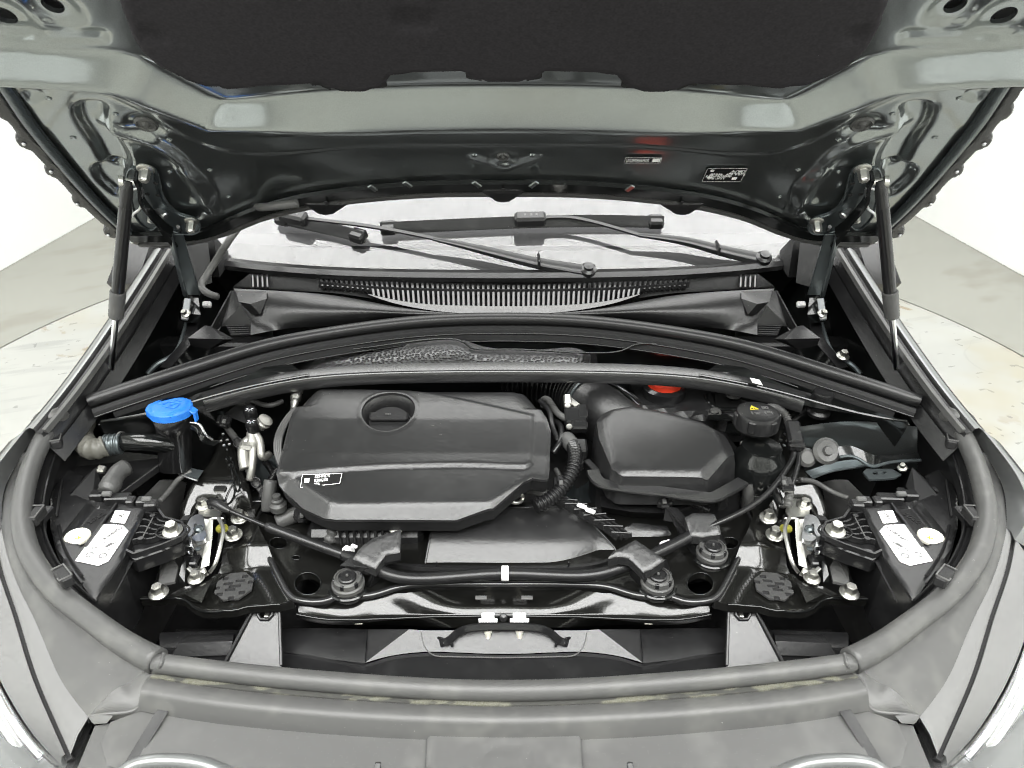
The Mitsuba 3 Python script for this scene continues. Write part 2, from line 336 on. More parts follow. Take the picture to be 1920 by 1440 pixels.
crest = np.vstack([L((-150, 118), (0, 120), (120, 127), (215, 139), (248, 152), smooth=False), L((275, 164), (395, 210), smooth=False), L((425, 209), (520, 213), (640, 218), (800, 215), (945, 213))])
upper = np.vstack([L((-150, 78), (0, 84), (120, 94), (222, 97), (262, 106), smooth=False), L((290, 119), (420, 188), smooth=False), L((445, 187), (540, 174), (640, 164), (800, 157), (945, 155))])
def symline(a): return LineString(np.vstack([a, (a * [-1, 1])[::-1]]))
CR, UP_ = symline(crest), symline(upper)
BAND = Polygon(np.vstack([crest, (crest * [-1, 1])[::-1], (upper * [-1, 1]), upper[::-1]])).buffer(0)
BELOW = Polygon(np.vstack([crest, (crest * [-1, 1])[::-1], [[2, -1], [-2, -1]]])).buffer(0)
def dist(g, x, y): return shapely.distance(g, shapely.points(x, y))
step1 = symline(L((150, 165), (300, 218), (430, 247), (560, 250), (700, 242), (945, 236)))
step2 = symline(L((60, 130), (180, 165), (300, 232), (370, 268), (450, 289), (640, 280), (945, 276)))
vee = symline(L((884, 302), (915, 312), (945, 321), smooth=False))
pocket1 = rnd(Polygon(spl(hl((143, 207), (158, 200), (192, 203), (196, 232), (214, 262), (240, 303), (236, 326), (205, 318), (180, 285), (150, 240)), 60, True)).buffer(0), .006)
pocket2 = rnd(Polygon(spl(hl((176, 322), (188, 315), (222, 318), (238, 326), (236, 358), (222, 372), (200, 358), (182, 340)), 50, True)).buffer(0), .005)
pocket3 = rnd(Polygon(hl((40, 172), (52, 170), (88, 176), (60, 196), (50, 192))).buffer(0), .005)
tubeA = LineString(L((196, 244), (235, 256), (275, 268), (330, 300), (372, 350), (400, 400)))
hingepad = Point(*hood(318, 352)).buffer(.062)
groove1 = [LineString(hl((-100, v0), (60, v0 + 4), (195, v0 + 6))) for v0 in (56, 68)]
dish = [Point(*hood(97, 18)).buffer(.026), Point(*hood(6, 38)).buffer(.030)]
sq = lambda d, w: np.clip(1 - d / w, 0, 1) ** 2 * (3 - 2 * np.clip(1 - d / w, 0, 1))
def insd(g, x, y, w):              # 1 well inside the outline, 0 outside, a soft wall of width w between
    d = edge_dist(g, x, y); i = shapely.contains_xy(g, x, y); return np.clip(.5 + np.where(i, d, -d) / w, 0, 1) ** 2 * (3 - 2 * np.clip(.5 + np.where(i, d, -d) / w, 0, 1))
HOLES = [Point(*hood(97, 18)).buffer(.011), Point(*hood(6, 38)).buffer(.0125)]
def hood_raw(x, y):
    ax = -np.abs(x); h = np.zeros_like(x); dc, du = dist(CR, ax, y), dist(UP_, ax, y)
    band, below = shapely.contains_xy(BAND, ax, y), shapely.contains_xy(BELOW, ax, y)
    k = .030
    b = k * du / (du + dc + 1e-9)
    h = np.where(band, b, np.where(below, k * sq(dc, .030), 0))
    h = np.where(band & (du < .006), h, h)
    h += .0035 * np.where(below, np.clip((dist(step1, ax, y)) / .002, 0, 1) * 0, 0)
    low1 = shapely.contains_xy(Polygon(np.vstack([np.array(step1.coords), [[2, -1], [-2, -1]]])).buffer(0), ax, y)
    low2 = shapely.contains_xy(Polygon(np.vstack([np.array(step2.coords), [[2, -1], [-2, -1]]])).buffer(0), ax, y)
    h += np.where(low1, -.0022 * np.clip(dist(step1, ax, y) / .004, 0, 1), 0) + np.where(low2, -.0030 * np.clip(dist(step2, ax, y) / .005, 0, 1), 0)
    h += .004 * sq(dist(vee, ax, y), .009) + .009 * sq(dist(tubeA, ax, y), .016)
    h -= .011 * insd(pocket1, ax, y, .010) + .011 * insd(pocket2, ax, y, .010) + .004 * insd(pocket3, ax, y, .006)
    h += .004 * insd(hingepad, ax, y, .006)
    for g in groove1: h -= .004 * sq(dist(g, ax, y), .006)
    for g in dish: h -= .006 * insd(g, ax, y, .016)
    for u, v, r in ((272, 243, .021), (943, 305, .015)): h -= .005 * sq(np.abs(np.hypot(ax - hood(u, v)[0], y - hood(u, v)[1]) - r * .4), r)
    h += .0008 * (meshkit.noise(np.stack([x * 7, y * 7, 0 * x], -1)) - .5)
    return h
from scipy.ndimage import gaussian_filter, map_coordinates
GS = .0025; gxs = np.arange(-.86, .002, GS); gys = np.arange(-.06, 1.03, GS)
GH = gaussian_filter(hood_raw(*[k.ravel() for k in np.meshgrid(gxs, gys, indexing='ij')]).reshape(len(gxs), len(gys)), 1.1, mode='nearest')
def hood_h(x, y): return map_coordinates(GH, [(-np.abs(x) - gxs[0]) / GS, (y - gys[0]) / GS], order=1, mode='nearest')
holes = shapely.union_all(HOLES + [mir(g) for g in HOLES])
NEAR = HOUT.difference(holes)
C('bonnet', sheet(NEAR, hood_h, .004, .006, HF), 'bonnet_paint', 'dark grey painted inner side of the raised bonnet with pressed ribs and pockets', 40)
C('bonnet__outer_skin', sheet(HOUT.buffer(-.035), lambda x, y: -.030 - .015 * np.cos(x * 1.9), .03, -.012, HF), 'body_paint', None, 60)
slots = [(215, 220), (136, 264), (317, 268), (393, 324), (427, 374), (318, 323), (446, 228), (473, 234), (90, 188)]
for u, v in slots:
    x, s = hood(u, v); m = lathe([(.0002, -.001), (.0036, -.001), (.0044, .0012), (.0026, .0018), (.0002, .0006)], n=14)
    m.vertices[:, 1] *= .6; m.vertices = HO + m.vertices[:, :1] * [1, 0, 0] + m.vertices[:, 1:2] * HS + (m.vertices[:, 2:] + hood_h(np.array([x]), np.array([s]))[0]) * HN + [x, 0, 0] + HS * s
    both('bonnet__drain_plug', m, 'bonnet_paint')
def hood_stud(u, v, r):
    x, s = hood(u, v); h0 = hood_h(np.array([x]), np.array([s]))[0]; p = HO + [x, 0, 0] + HS * s + HN * h0
    return lathe([(.0005, -.004), (r, -.004), (r * 1.02, .002), (r * .84, .0045), (r * .72, .0015), (r * .40, .002), (r * .22, .005), (.0005, .0052)], p, HN)
both('bonnet__rubber_stop', hood_stud(272, 243, .0145), 'rubber', 'round black rubber stop in the bonnet')
C('bonnet__rubber_stop', hood_stud(943, 303, .009), 'rubber')
for u in (890, 998): C('bonnet__rivet', lathe([(.0003, 0), (.004, 0), (.003, .0022), (.0003, .0024)], hw(u, 291, .001), HN, 12), 'bonnet_paint')
# the dark lining
padl = hl((945, 142), (912, 142), (900, 138), (884, 136), (866, 121), (800, 124), (735, 130), (722, 147), (700, 158), (680, 163), (640, 163), (622, 158), (598, 147), (520, 151), (428, 157), (408, 153), (385, 151), (345, 137), (300, 115), (276, 96), (262, 82), (246, 55), (236, 30), (222, -10), (214, -60)) + [(-.47, .75), (-.40, .86), (0, .89)]
PAD = Polygon(sym([(x * .995, s) for x, s in padl])).buffer(0); PAD = PAD.buffer(-.004).buffer(.004)
dimp = [Point(*hood(287, 66, .012)).buffer(.012)]
blk = rnd(Polygon(hl((742, 0), (815, 0), (815, 36), (742, 36))), .006)
def pad_h(x, y):
    r = .007; d = np.clip(edge_dist(PAD, x, y) / r, 0, 1); z = .010 - r * (1 - np.sqrt(1 - (1 - d) ** 2))
    for g in dimp: z -= .004 * insd(g, -np.abs(x), y, .012)
    z -= .004 * insd(blk, x, y, .010)
    z += .005 * (meshkit.fbm(np.stack([x * 5, y * 5, 0 * x], -1), 3) - .5) + .010 * np.cos(x * 3.2) * np.clip((y - .33) * 3, 0, 1)
    return z
C('bonnet__lining', sheet(PAD, pad_h, .006, .012, HF), 'felt', 'black felt sound lining of the bonnet with a scalloped lower edge', 50)
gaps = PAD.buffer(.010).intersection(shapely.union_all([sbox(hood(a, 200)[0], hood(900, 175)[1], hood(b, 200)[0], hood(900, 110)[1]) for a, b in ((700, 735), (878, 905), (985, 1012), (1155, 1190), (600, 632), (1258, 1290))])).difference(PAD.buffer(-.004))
for gap in gaps.geoms: C('bonnet__lining_slot', sheet(gap, lambda x, y: .0015 + 0 * x, .01, .001, HF), 'deep_black', None, False)  # dark sheets painted in for the shade at the notched lining corners
for sgn in (-1, 1):
    for u, v, r in ((97, 18, .016), (6, 38, .018)):
        p = hw(u, v, -.02) * [1, 1, 1]; p = p * [sgn * -1 if sgn > 0 else 1, 1, 1]
        C('bonnet__access_hole', lathe([(.0005, 0), (r, 0), (r, -.001), (.0005, -.001)], p, HN, 24), 'deep_black')
# sealing strips on its edges
def strip_poly(u0):
    e = spl(side[:7], 80); e2 = e + .019 * unit(np.c_[-np.gradient(e[:, 1]), np.gradient(e[:, 0])]) * -1
    if e2[40, 0] > e[40, 0]: e2 = e - (e2 - e)
    g = Polygon(np.vstack([e, e2[::-1]])).buffer(0)
    for u, v in ((252, 456), (205, 443), (148, 385), (98, 330), (46, 276), (8, 222)):
        x, s = hood(u, v); g = g.union(Polygon(spl([(x + .022, s + .016), (x + .016, s - .000), (x + .006, s - .005), (x - .003, s + .002), (x - .002, s + .016), (x + .008, s + .028)], 20, True)).buffer(0))
    return g.buffer(.003).buffer(-.003)
SP = strip_poly(0)
both('bonnet__edge_seal', pillow(SP, .003, .004, .012, .004, HF), 'clean_rubber', 'black rubber edge strip with scalloped tabs')
inner_strip = LineString(spl(side[:7], 60)).buffer(.016).intersection(HOUT).difference(HOUT.buffer(-.016))
both('bonnet__edge_flange', sheet(inner_strip, lambda x, y: .004 + .004 * np.clip(edge_dist(inner_strip, x, y) / .006, 0, 1), .004, .005, HF), 'dark_steel', None, 40)
for u, v in ((248, 454), (203, 441), (145, 383), (96, 322), (45, 270)):
    both('bonnet__clip_pin', lathe([(.0003, 0), (.003, 0), (.002, .002), (.0003, .0022)], hw(u, v, .004), HN, 10), 'steel')
rearp = np.vstack([[*rs[::-1][:, :]], (rs * [-1, 1])[1:]])
def on_hood(xs, off): return HO + xs[:, :1] * [1, 0, 0] + xs[:, 1:2] * HS + off * HN
rp = spl(hl((262, 452), (330, 452), (380, 443), (430, 428), (480, 407), (560, 385), (640, 372), (800, 358), (945, 356)), 50)
rp = np.vstack([rp, (rp * [-1, 1])[::-1][1:]])
C('bonnet__rear_seal', sweep([(-.004, -.007), (.005, -.006), (.007, 0), (.005, .005), (-.004, .006)], on_hood(rp, .004), HN), 'rubber', 'thin black rubber strip along the rear edge of the bonnet', 50)
lip = np.vstack([rs[::-1], (rs * [-1, 1])[1:]])
C('bonnet__rear_flange', sweep([(-.010, -.004), (.010, -.004), (.010, .002), (.006, .006), (-.010, .003)], on_hood(lip + [0, .010], .004), HN), 'gloss_paint', None, 30)
for u in (612, 943, 1278):
    v = {612: 379, 943: 355, 1278: 379}[u]
    g = Polygon(spl([hood(u + a, v + b) for a, b in ((-42, -8), (-20, -10), (20, -10), (42, -8), (24, 6), (12, 13), (-12, 13), (-24, 6))], 40, True))
    k = C('bonnet__seal_clip', pillow(g, .012, .006, .012, .004, HF), 'satin_plastic', 'black plastic clip hanging from the rear edge of the bonnet')
    q = hw(u, v + 2, .0135); C(k[5:] + '__notch', rbox((.004, .011, .002), .0006, q, HN, (1, 0, 0)), 'deep_black')
for u, v, a in ((765, 345, 1), (1000, 345, -1), (895, 345, 1), (1180, 352, -1), (700, 352, 1)):
    C('bonnet__edge_tab', bar(hw(u - 8 * a, v - 4, .008), hw(u + 6 * a, v + 6, .010), .008, .003, HN), 'bonnet_paint')
# stickers
def sticker(name, u0, v0, u1, v1, label):
    a, b = hw(u0, v1, .0), hw(u1, v0, .0); c = (a + b) / 2; x, s = hood((u0 + u1) / 2, (v0 + v1) / 2); z = hood_h(np.array([x]), np.array([s]))[0] + .0028
    m = extr(rnd(sbox(-.5 * abs(b - a)[0], -.5 * np.linalg.norm((b - a)[1:]), .5 * abs(b - a)[0], .5 * np.linalg.norm((b - a)[1:])), .0015), .0004)
    return C('bonnet__' + name, place(m, c + HN * z, HN, (1, 0, 0)), 'black_label', label), c + HN * (z + .0004), abs(b - a)[0], np.linalg.norm((b - a)[1:])
def frame_line(w, h, t=.0006): g = rnd(sbox(-w / 2, -h / 2, w / 2, h / 2), .0015); return g.difference(g.buffer(-t))
k, c, w, h = sticker('number_sticker', 1170, 298, 1242, 308, 'narrow black sticker with a white serial number')
C('bonnet__number_sticker__print', cat(text('LBV11FX06RM678331', h * .46, c - [w * .14, 0, 0], HN, (1, 0, 0), .0003, True, True, w * .62), place(extr(frame_line(w, h, .0005), .0003), c, HN, (1, 0, 0)),
  rbox((h * .7, h * .6, .0003), .0001, c + [w * .34, 0, 0], HN, (1, 0, 0)), rbox((h * .15, h * .7, .0003), .0001, c + [w * .45, 0, 0], HN, (1, 0, 0))), 'white_ink', None, False)
k, c, w, h = sticker('warning_sticker', 1316, 318, 1402, 342, 'black sticker with white warning symbols and small print')
tri = Polygon([(-.5, -.4), (.5, -.4), (0, .45)]); tri = tri.difference(shapely.affinity.scale(tri, .68, .68, origin=(0, -.12))).union(sbox(-.05, -.2, .05, .15))
def sc(g, k): return shapely.affinity.scale(g, k, k, origin=(0, 0))
def on(dx, dy): return c + np.array([dx * w, 0, 0]) + HS * dy * h
C('bonnet__warning_sticker__print', cat(place(extr(frame_line(w, h, .0005), .0003), c, HN, (1, 0, 0)), place(extr(sc(tri, h * .32), .0003), on(.18, .24), HN, (1, 0, 0)),
  place(extr(frame_line(h * .40, h * .24, .0008), .0003), on(.36, .24), HN, (1, 0, 0)), rbox((h * .2, h * .1, .0003), .0001, on(.36, .24), HN, (1, 0, 0)),
  text('R134a', h * .12, on(-.20, .06), HN, (1, 0, 0), .0003, True), text('PAG 0000000', h * .12, on(-.13, -.10), HN, (1, 0, 0), .0003, True), text('SAE J639', h * .12, on(-.17, -.26), HN, (1, 0, 0), .0003, True),
  text('400  ± 10 g', h * .11, on(.28, .04), HN, (1, 0, 0), .0003, True), place(extr(Point(0, 0).buffer(h * .09), .0003), on(-.36, .34), HN, (1, 0, 0)),
  place(extr(Point(0, 0).buffer(h * .08).difference(Point(0, 0).buffer(h * .05)), .0003), on(-.33, .02), HN, (1, 0, 0)), rbox((h * .26, h * .08, .0003), .0001, on(-.35, -.20), HN, (1, 0, 0)),
  place(extr(Point(0, 0).buffer(h * .05), .0003), on(-.28, -.14), HN, (1, 0, 0)), rbox((h * .22, h * .20, .0003), .0001, on(.30, -.28), HN, (1, 0, 0))), 'white_ink', None, False)
# ---------------------------------------------------------------- windscreen, wipers, dashboard
def ws_z(x, y): return 1.05 + .55 * (y - 1.325 - .16 * x * x)
def gl(u, v, off=0.0):                # on the windscreen, off above the glass
    d = ray(u, v); t = 1.4
    for _ in range(30): q = d * t; t += (CZ + q[2] - ws_z(q[0], q[1]) - off * 1.14) / (.55 * d[1] - d[2] + .1) * .8
    return d * t + [0, 0, CZ]
gx = np.linspace(-.70, .70, 41); gy = np.linspace(0, 1, 25)
def ws_grid(x0, x1, a, b, off, nx=41, ny=13):
    X, S = np.meshgrid(np.linspace(x0, x1, nx), np.linspace(a, b, ny), indexing='ij'); Y = 1.325 + .16 * X * X + S
    X = X * (1 - .16 * np.clip(S, 0, 1)); V = np.stack([X, Y, ws_z(X, Y) + off], -1).reshape(-1, 3); n = np.arange(nx * ny).reshape(nx, ny)
    a_, b_, c_, d_ = n[:-1, :-1].ravel(), n[1:, :-1].ravel(), n[1:, 1:].ravel(), n[:-1, 1:].ravel()
    return trimesh.Trimesh(V, np.vstack([np.stack([a_, b_, c_], 1), np.stack([a_, c_, d_], 1)]), process=False)
C('windscreen', ws_grid(-.72, .72, .004, .78, 0), 'clear_glass', 'sloping glass windscreen mirroring the bright ceiling', True)
C('windscreen__frit_band', ws_grid(-.73, .73, -.004, .055, -.006), 'deep_black', None, True)
for s in (-1, 1): C('windscreen__side_frame', sweep([(-.03, -.02), (.03, -.02), (.03, .012), (-.03, .012)], [[s * .715, 1.33, 1.02], [s * .70, 1.47, 1.13], [s * .60, 2.1, 1.52]]), 'gloss_plastic')
C('dashboard', cat(rbox((1.36, .60, .05), .02, (0, 1.74, 1.06)), rbox((1.36, .06, .5), .02, (0, 2.02, .82))), 'dash', 'dark dashboard behind the windscreen')
C('body_shell', cat(*[extr(Polygon([(1.36, .3), (1.36, .95), (1.45, 1.05), (2.15, 1.46), (3.8, 1.46), (4.4, 1.0), (4.4, .3)]), .03, (k * .70 - .015, 0, 0), (1, 0, 0), (0, 1, 0)) for k in (-1, 1)], rbox((1.4, 1.7, .04), .02, (0, 2.98, 1.46)), rbox((1.4, .04, 1.1), .02, (0, 4.2, .86)), rbox((1.4, 3.0, .06), .02, (0, 2.86, .33))), 'body_paint', 'painted body shell and roof behind the windscreen', False)
C('front_seat', cat(rbox((.5, .12, .6), .05, (-.36, 2.75, .95), (0, .2, 1)), rbox((.5, .12, .6), .05, (.36, 2.75, .95), (0, .2, 1))), 'dash')
def wiper(nm, label, blade, arm, hub, knee):
    B = spl([gl(u, v, .0125) for u, v in blade], 24)
    # spoiler blade: cross-section lies along the glass normal
    up = unit(np.array([0, -.48, .88]))
    pr_ = [(-.012, -.004), (.013, -.004), (.009, .003), (-.002, .013), (-.008, .008)]
    C(nm, sweep(pr_, B, up), 'satin_plastic', label, 40)
    C(nm + '__rubber_edge', sweep([(-.003, -.012), (.003, -.012), (.004, -.002), (-.004, -.002)], B[:], up), 'rubber')
    for e, f in ((B[0], B[1]), (B[-1], B[-2])):
        C(nm + '__end_cap', bar(e, e + (f - e) / np.linalg.norm(f - e) * .03, .028, .020, up, .004), 'gloss_plastic')
    A = [gl(u, v, o) for u, v, o in arm]; thin = spl(A[:4], 20)
    C(nm + '__arm', sweep([(-.0034, -.002), (.0034, -.002), (.0034, .002), (-.0034, .002)], thin, up), 'satin_plastic', None, 30)
    thick = spl(A[3:], 24)
    C(nm + '__arm_head', sweep([(-.012, -.007), (.012, -.007), (.011, .003), (.005, .007), (-.006, .007), (-.011, .002)], thick, up, scale=np.interp(np.linspace(0, 1, 24), [0, .35, .75, 1], [.34, .72, .95, 1.1])), 'satin_plastic', None, 40)
    cpt = A[0]; q = unit(B[-1] - B[0])
    C(nm + '__blade_clip', bar(cpt - q * .028, cpt + q * .032, .026, .024, up, .005), 'satin_plastic')
    for du in (-.010, .002, .012): C(nm + '__clip_mark', bar(cpt + q * du + up * .0122, cpt + q * (du + .004) + up * .0122, .006, .0008, up, .0003), 'grey_ink')
    k = gl(*knee); C(nm + '__hinge_pin', bar(k - [0, .017, 0], k + [0, .016, .004], .005, .018, up, .002), 'gloss_plastic')
    h = gl(*hub); C(nm + '__pivot_nut', lathe([(.0005, -.01), (.014, -.01), (.015, .004), (.009, .006), (.009, .012), (.0005, .013)], h, up, 18), 'gloss_plastic')
wiper('wiper', 'long black wiper whose blade lies level across the middle of the windscreen', [(714, 428), (840, 422), (960, 417), (1100, 414), (1243, 416)],
      [(992, 411, .026), (1050, 407, .026), (1084, 410, .026), (1196, 440, .026), (1290, 452, .024), (1345, 466, .022), (1435, 486, .016)], (1432, 484, .022), (1345, 466, .024))
wiper('wiper', 'black wiper whose short looking blade slants on the left of the windscreen', [(519, 407), (560, 416), (610, 427), (650, 436), (684, 446)],
      [(548, 406, .026), (600, 413, .026), (690, 424, .026), (812, 447, .026), (900, 466, .024), (1010, 492, .022), (1105, 508, .016)], (1103, 506, .020), (1010, 491, .024))
# ---------------------------------------------------------------- cowl: grille, tray, seal, cross beams
def cw_z(x, y): return 1.046 + .53 * (y - 1.318 - .16 * x * x)
def cw(u, v, off=0.0):
    d = ray(u, v); t = 1.35
    for _ in range(30): q = d * t; t += (CZ + q[2] - cw_z(q[0], q[1]) - off) / (.53 * d[1] - d[2] + .1) * .8
    return d * t + [0, 0, CZ]
capl = [cw(u, v, .012) for u, v in ((428, 489), (470, 494), (520, 499), (640, 507), (800, 511), (945, 512))]; capl = np.array(capl)
capp = spl(np.vstack([capl, (capl * [-1, 1, 1])[::-1][1:]]), 80)
C('cowl_panel', sweep([(-.010, -.010), (.012, -.014), (.016, -.004), (.010, .004), (-.006, .004)], capp), 'satin_plastic', 'black plastic cowl panel below the windscreen', 40)
top = [(600, 517), (640, 520), (700, 524), (800, 529), (945, 532), (1090, 529), (1190, 524), (1250, 520), (1290, 517)]
mid = [(598, 531), (640, 534), (700, 539), (800, 543), (945, 545), (1090, 543), (1190, 539), (1250, 534), (1292, 531)]
bot = [(690, 551), (740, 562), (800, 570), (870, 573), (945, 574), (1020, 573), (1090, 570), (1150, 562), (1200, 551)]
led = [(690, 552), (730, 566), (790, 579), (860, 587), (945, 590), (1030, 587), (1100, 579), (1160, 566), (1200, 552)]
st, sm, sb_ = [np.array(k, float) for k in (top, mid, bot)]
ft, fm_, fb = [CubicSpline(k[:, 0], k[:, 1]) for k in (st, sm, sb_)]
for i, u in enumerate(np.arange(604, 1288, 9.45)):
    lean = (945 - u) * .012
    a, b = cw(u - lean * .4, ft(u) + 1, .001), cw(u, fm_(u) - 2, .001)
    end = cw(u + lean, fb(u), .001) if 690 < u < 1200 else cw(u + lean * .4, fm_(u) + 4, .001)
    P = np.vstack([a - [0, 0, .010], a + [0, -.004, .0], b, end])
    C('cowl_panel__rib', sweep([(-.0027, -.012), (.0027, -.012), (.0027, -.0012), (.0016, 0), (-.0016, 0), (-.0027, -.0012)], P), 'shiny_black', None, 40)
C('cowl_panel__crossbar', sweep([(-.0022, -.008), (.0022, -.008), (.0022, .0022), (-.0022, .0022)], spl([cw(u, v, .001) for u, v in mid], 60)), 'satin_plastic')
C('cowl_panel__ledge', loft_open([spl([cw(u, v, o) for u, v in k], 60) for k, o in ((bot, .0012), (led, .0012), (led, -.03), (bot, -.03))]), 'shiny_black', 'smooth shiny ledge under the ribs of the cowl grille', 30)
def cwq(pts, off=0): return [cw(u, v, off) for u, v in pts]
C('cowl_panel__well', loft_open([spl(k, 40) for k in (cwq(top, -.05), cwq(bot, -.05), cwq(led, -.09), cwq(top, -.09))]), 'deep_black')
# drop side panels of the cowl on either side of the grille
def quad(pts, th=.003): 
    P = np.array(pts, float); n = unit(np.cross(P[1] - P[0], P[2] - P[0])); n = n if n[2] > 0 else -n
    return loft([P - n * th, P]) if np.dot(np.cross(P[1] - P[0], P[2] - P[0]), n) > 0 else loft([P[::-1] - n * th, P[::-1]])
both('cowl_panel__side_step', strips([[cw(u, v, .0) for u, v in ((470, 512), (520, 516), (560, 520), (600, 519))], [cw(u, v, -.012) for u, v in ((440, 535), (520, 541), (600, 535), (690, 552))], [cw(u, v, -.02) for u, v in ((436, 540), (520, 545), (620, 549), (735, 567))]], 30), 'deep_black')
for k in range(4):
    u = 474 + k * 9
    both('cowl_panel__vent_fin', bar(cw(u, 516, .002), cw(u + 1, 540, .0), .0046, .006), 'shiny_black')
# the trays beside the grille
tr = lambda u, v, z=1.0: at(u, v, z)
both('cowl_tray', strips([[tr(438, 541, 1.03), tr(530, 546, 1.03), tr(640, 556, 1.02), tr(760, 578, 1.012), tr(945, 592, 1.01)],
                          [tr(446, 560, 1.02), tr(530, 566, 1.02), tr(640, 572, 1.015), tr(760, 586, 1.01), tr(945, 594, 1.008)],
                          [tr(470, 604, .985), tr(540, 603, .99), tr(640, 598, .995), tr(760, 594, 1.0), tr(945, 597, 1.003)],
                          [tr(470, 628, .975), tr(540, 616, .975), tr(640, 610, .975), tr(760, 600, .985), tr(945, 600, .99)]], 40), 'satin_plastic', 'black plastic tray at one end of the cowl', 50)
both('cowl_tray{}__end_box', cat(quad([tr(432, 545, 1.03), tr(478, 548, 1.03), tr(482, 608, .975), tr(412, 612, .975)]), quad([tr(380, 640, .965), tr(432, 545, 1.03), tr(412, 612, .975), tr(395, 640, .962)])), 'satin_plastic', None, False)
both('cowl_tray{}__bracket', hull([tr(442, 546, 1.032), tr(500, 546, 1.032), tr(500, 560, 1.024), tr(488, 590, 1.0), tr(472, 590, 1.0), tr(470, 570, 1.022), tr(448, 566, 1.024)] + [tr(470, 575, .99)]), 'satin_plastic', None, False)
for k in range(5): both('cowl_tray{}__drain_slat', bar(tr(424 + k * 2, 612 + k * 4, .974), tr(470, 611 + k * 4, .974), .0025, .005), 'satin_plastic')
both('cowl_tray{}__corner_cap', hull([tr(352, 634, .99), tr(420, 636, .99), tr(396, 612, 1.0), tr(384, 610, 1.0), tr(358, 648, .97), tr(392, 656, .965), tr(440, 636, .97)]), 'satin_plastic', 'small peaked black cover beside the cowl tray', 25)
# arcs: pixel rows along the seal
def arc(cv, z0, sag, n=90):
    h = np.array([at(u, v, z0 - sag * ((u - 945) / 780) ** 2) for u, v in cv]); return spl(np.vstack([h, (h * [-1, 1, 1])[::-1][1:]]), n)
sealp = arc([(166, 752), (250, 724), (350, 692), (480, 652), (600, 627), (780, 603), (945, 597)], 1.022, .055)
C('bonnet_seal', sweep([(.011 * np.cos(a), .010 * np.sin(a)) for a in np.arange(14) / 14 * 2 * np.pi], sealp), 'clean_rubber', 'thick black rubber bonnet seal arching across the back of the engine bay', True)
C('bonnet_seal__base', sweep([(-.006, -.006), (.003, -.0115), (.008, -.0105), (.0135, -.015), (.0150, -.022), (-.012, -.022)], sealp), 'matte_black', None, 28)
C('bonnet_seal__front_lip', sweep([(.008, -.022), (.0135, -.022), (.0158, -.0355), (.010, -.036)], sealp[2:-2]), 'matte_black', None, 25)
for a, b in ((.0148, -.0215), (.0158, -.0352)): C('bonnet_seal__bead', sweep([(a + .0016 * np.cos(k), b + .0016 * np.sin(k)) for k in np.arange(8) / 8 * 2 * np.pi], sealp), 'gloss_plastic', None, True)  # thin gloss edging added to draw highlight lines along the seal
b2 = arc([(190, 790), (300, 764), (380, 742), (480, 716), (580, 700), (700, 690), (820, 686), (945, 685)], .985, .05)
wallp = arc([(186, 792), (300, 755), (420, 712), (540, 668), (660, 650), (800, 642), (945, 640)], .985, .045)
C('bulkhead', strips([wallp, wallp + [0, .004, -.02], wallp + [0, .03, -.09], wallp + [0, .06, -.25]], 90), 'gloss_paint', 'dark bulkhead behind the engine', 60)
beam = arc([(380, 748), (480, 722), (580, 704), (700, 695), (820, 692), (945, 691)], .975, .04)
C('cross_beam', sweep([(-.014, .0045), (.004, .0012), (.007, -.0008), (.0090, -.004), (.010, -.016), (.008, -.021), (.004, -.022), (-.014, -.02)], beam), 'shiny_black', 'glossy black cross beam in front of the bulkhead', 30)
both('cross_beam__side_arm', strips([[at(200, 772, .93), at(290, 752, .945), at(380, 735, .955), at(470, 700, .97), at(530, 672, .975)], [at(200, 796, .925), at(290, 776, .94), at(380, 760, .945), at(480, 728, .955), at(580, 706, .965)]], 30), 'gloss_paint', None, 40)
for s in (-1, 1): C('cross_beam__edge_flange', tube(spl([at(u, v, .945 + (u - 190) / 11000) * [-s, 1, 1] for u, v in ((190, 790), (260, 779), (330, 762), (400, 742), (480, 722), (580, 703))], 30), .0022, 8), 'gloss_paint')
# heat shield behind the beam
hs = [[aty(u, v + dv, y) for u, v in ((540, 672), (570, 662), (640, 655), (740, 650), (868, 640), (900, 650), (1030, 656), (1085, 656), (1108, 668))] for dv, y in ((-2, 1.148), (6, 1.143), (16, 1.137), (26, 1.131), (44, 1.124))]
C('heat_shield', strips(hs, 60), 'foil', 'dimpled silver heat shield foil behind the cross beam', 60)
C('heat_shield__end_bracket', hull([aty(u, v, 1.12 + k) for u, v in ((515, 692), (522, 682), (540, 670), (562, 664), (548, 690), (540, 698)) for k in (0, .012)]), 'gloss_plastic', None, 30)
C('heat_shield__upper_trim', tube(spl([aty(u, v, 1.132) for u, v in ((566, 660), (700, 650), (868, 641), (880, 650), (960, 655), (1170, 656), (1186, 648), (1210, 644), (1260, 648), (1290, 660), (1340, 668), (1400, 680))], 90), .0016, 8), 'gloss_paint', None, True)
C('heat_shield__end_bracket', hull([aty(u, v, 1.118 + k) for u, v in ((1108, 664), (1118, 664), (1122, 690), (1106, 690)) for k in (0, .012)]), 'gloss_plastic', None, 30)
C('beam_label', quad([at(1406, 708, .985), at(1424, 712, .985), at(1430, 722, .985), at(1411, 717, .985)], .0006), 'white_paper', 'small white paper tag on the right of the cross beam', False)

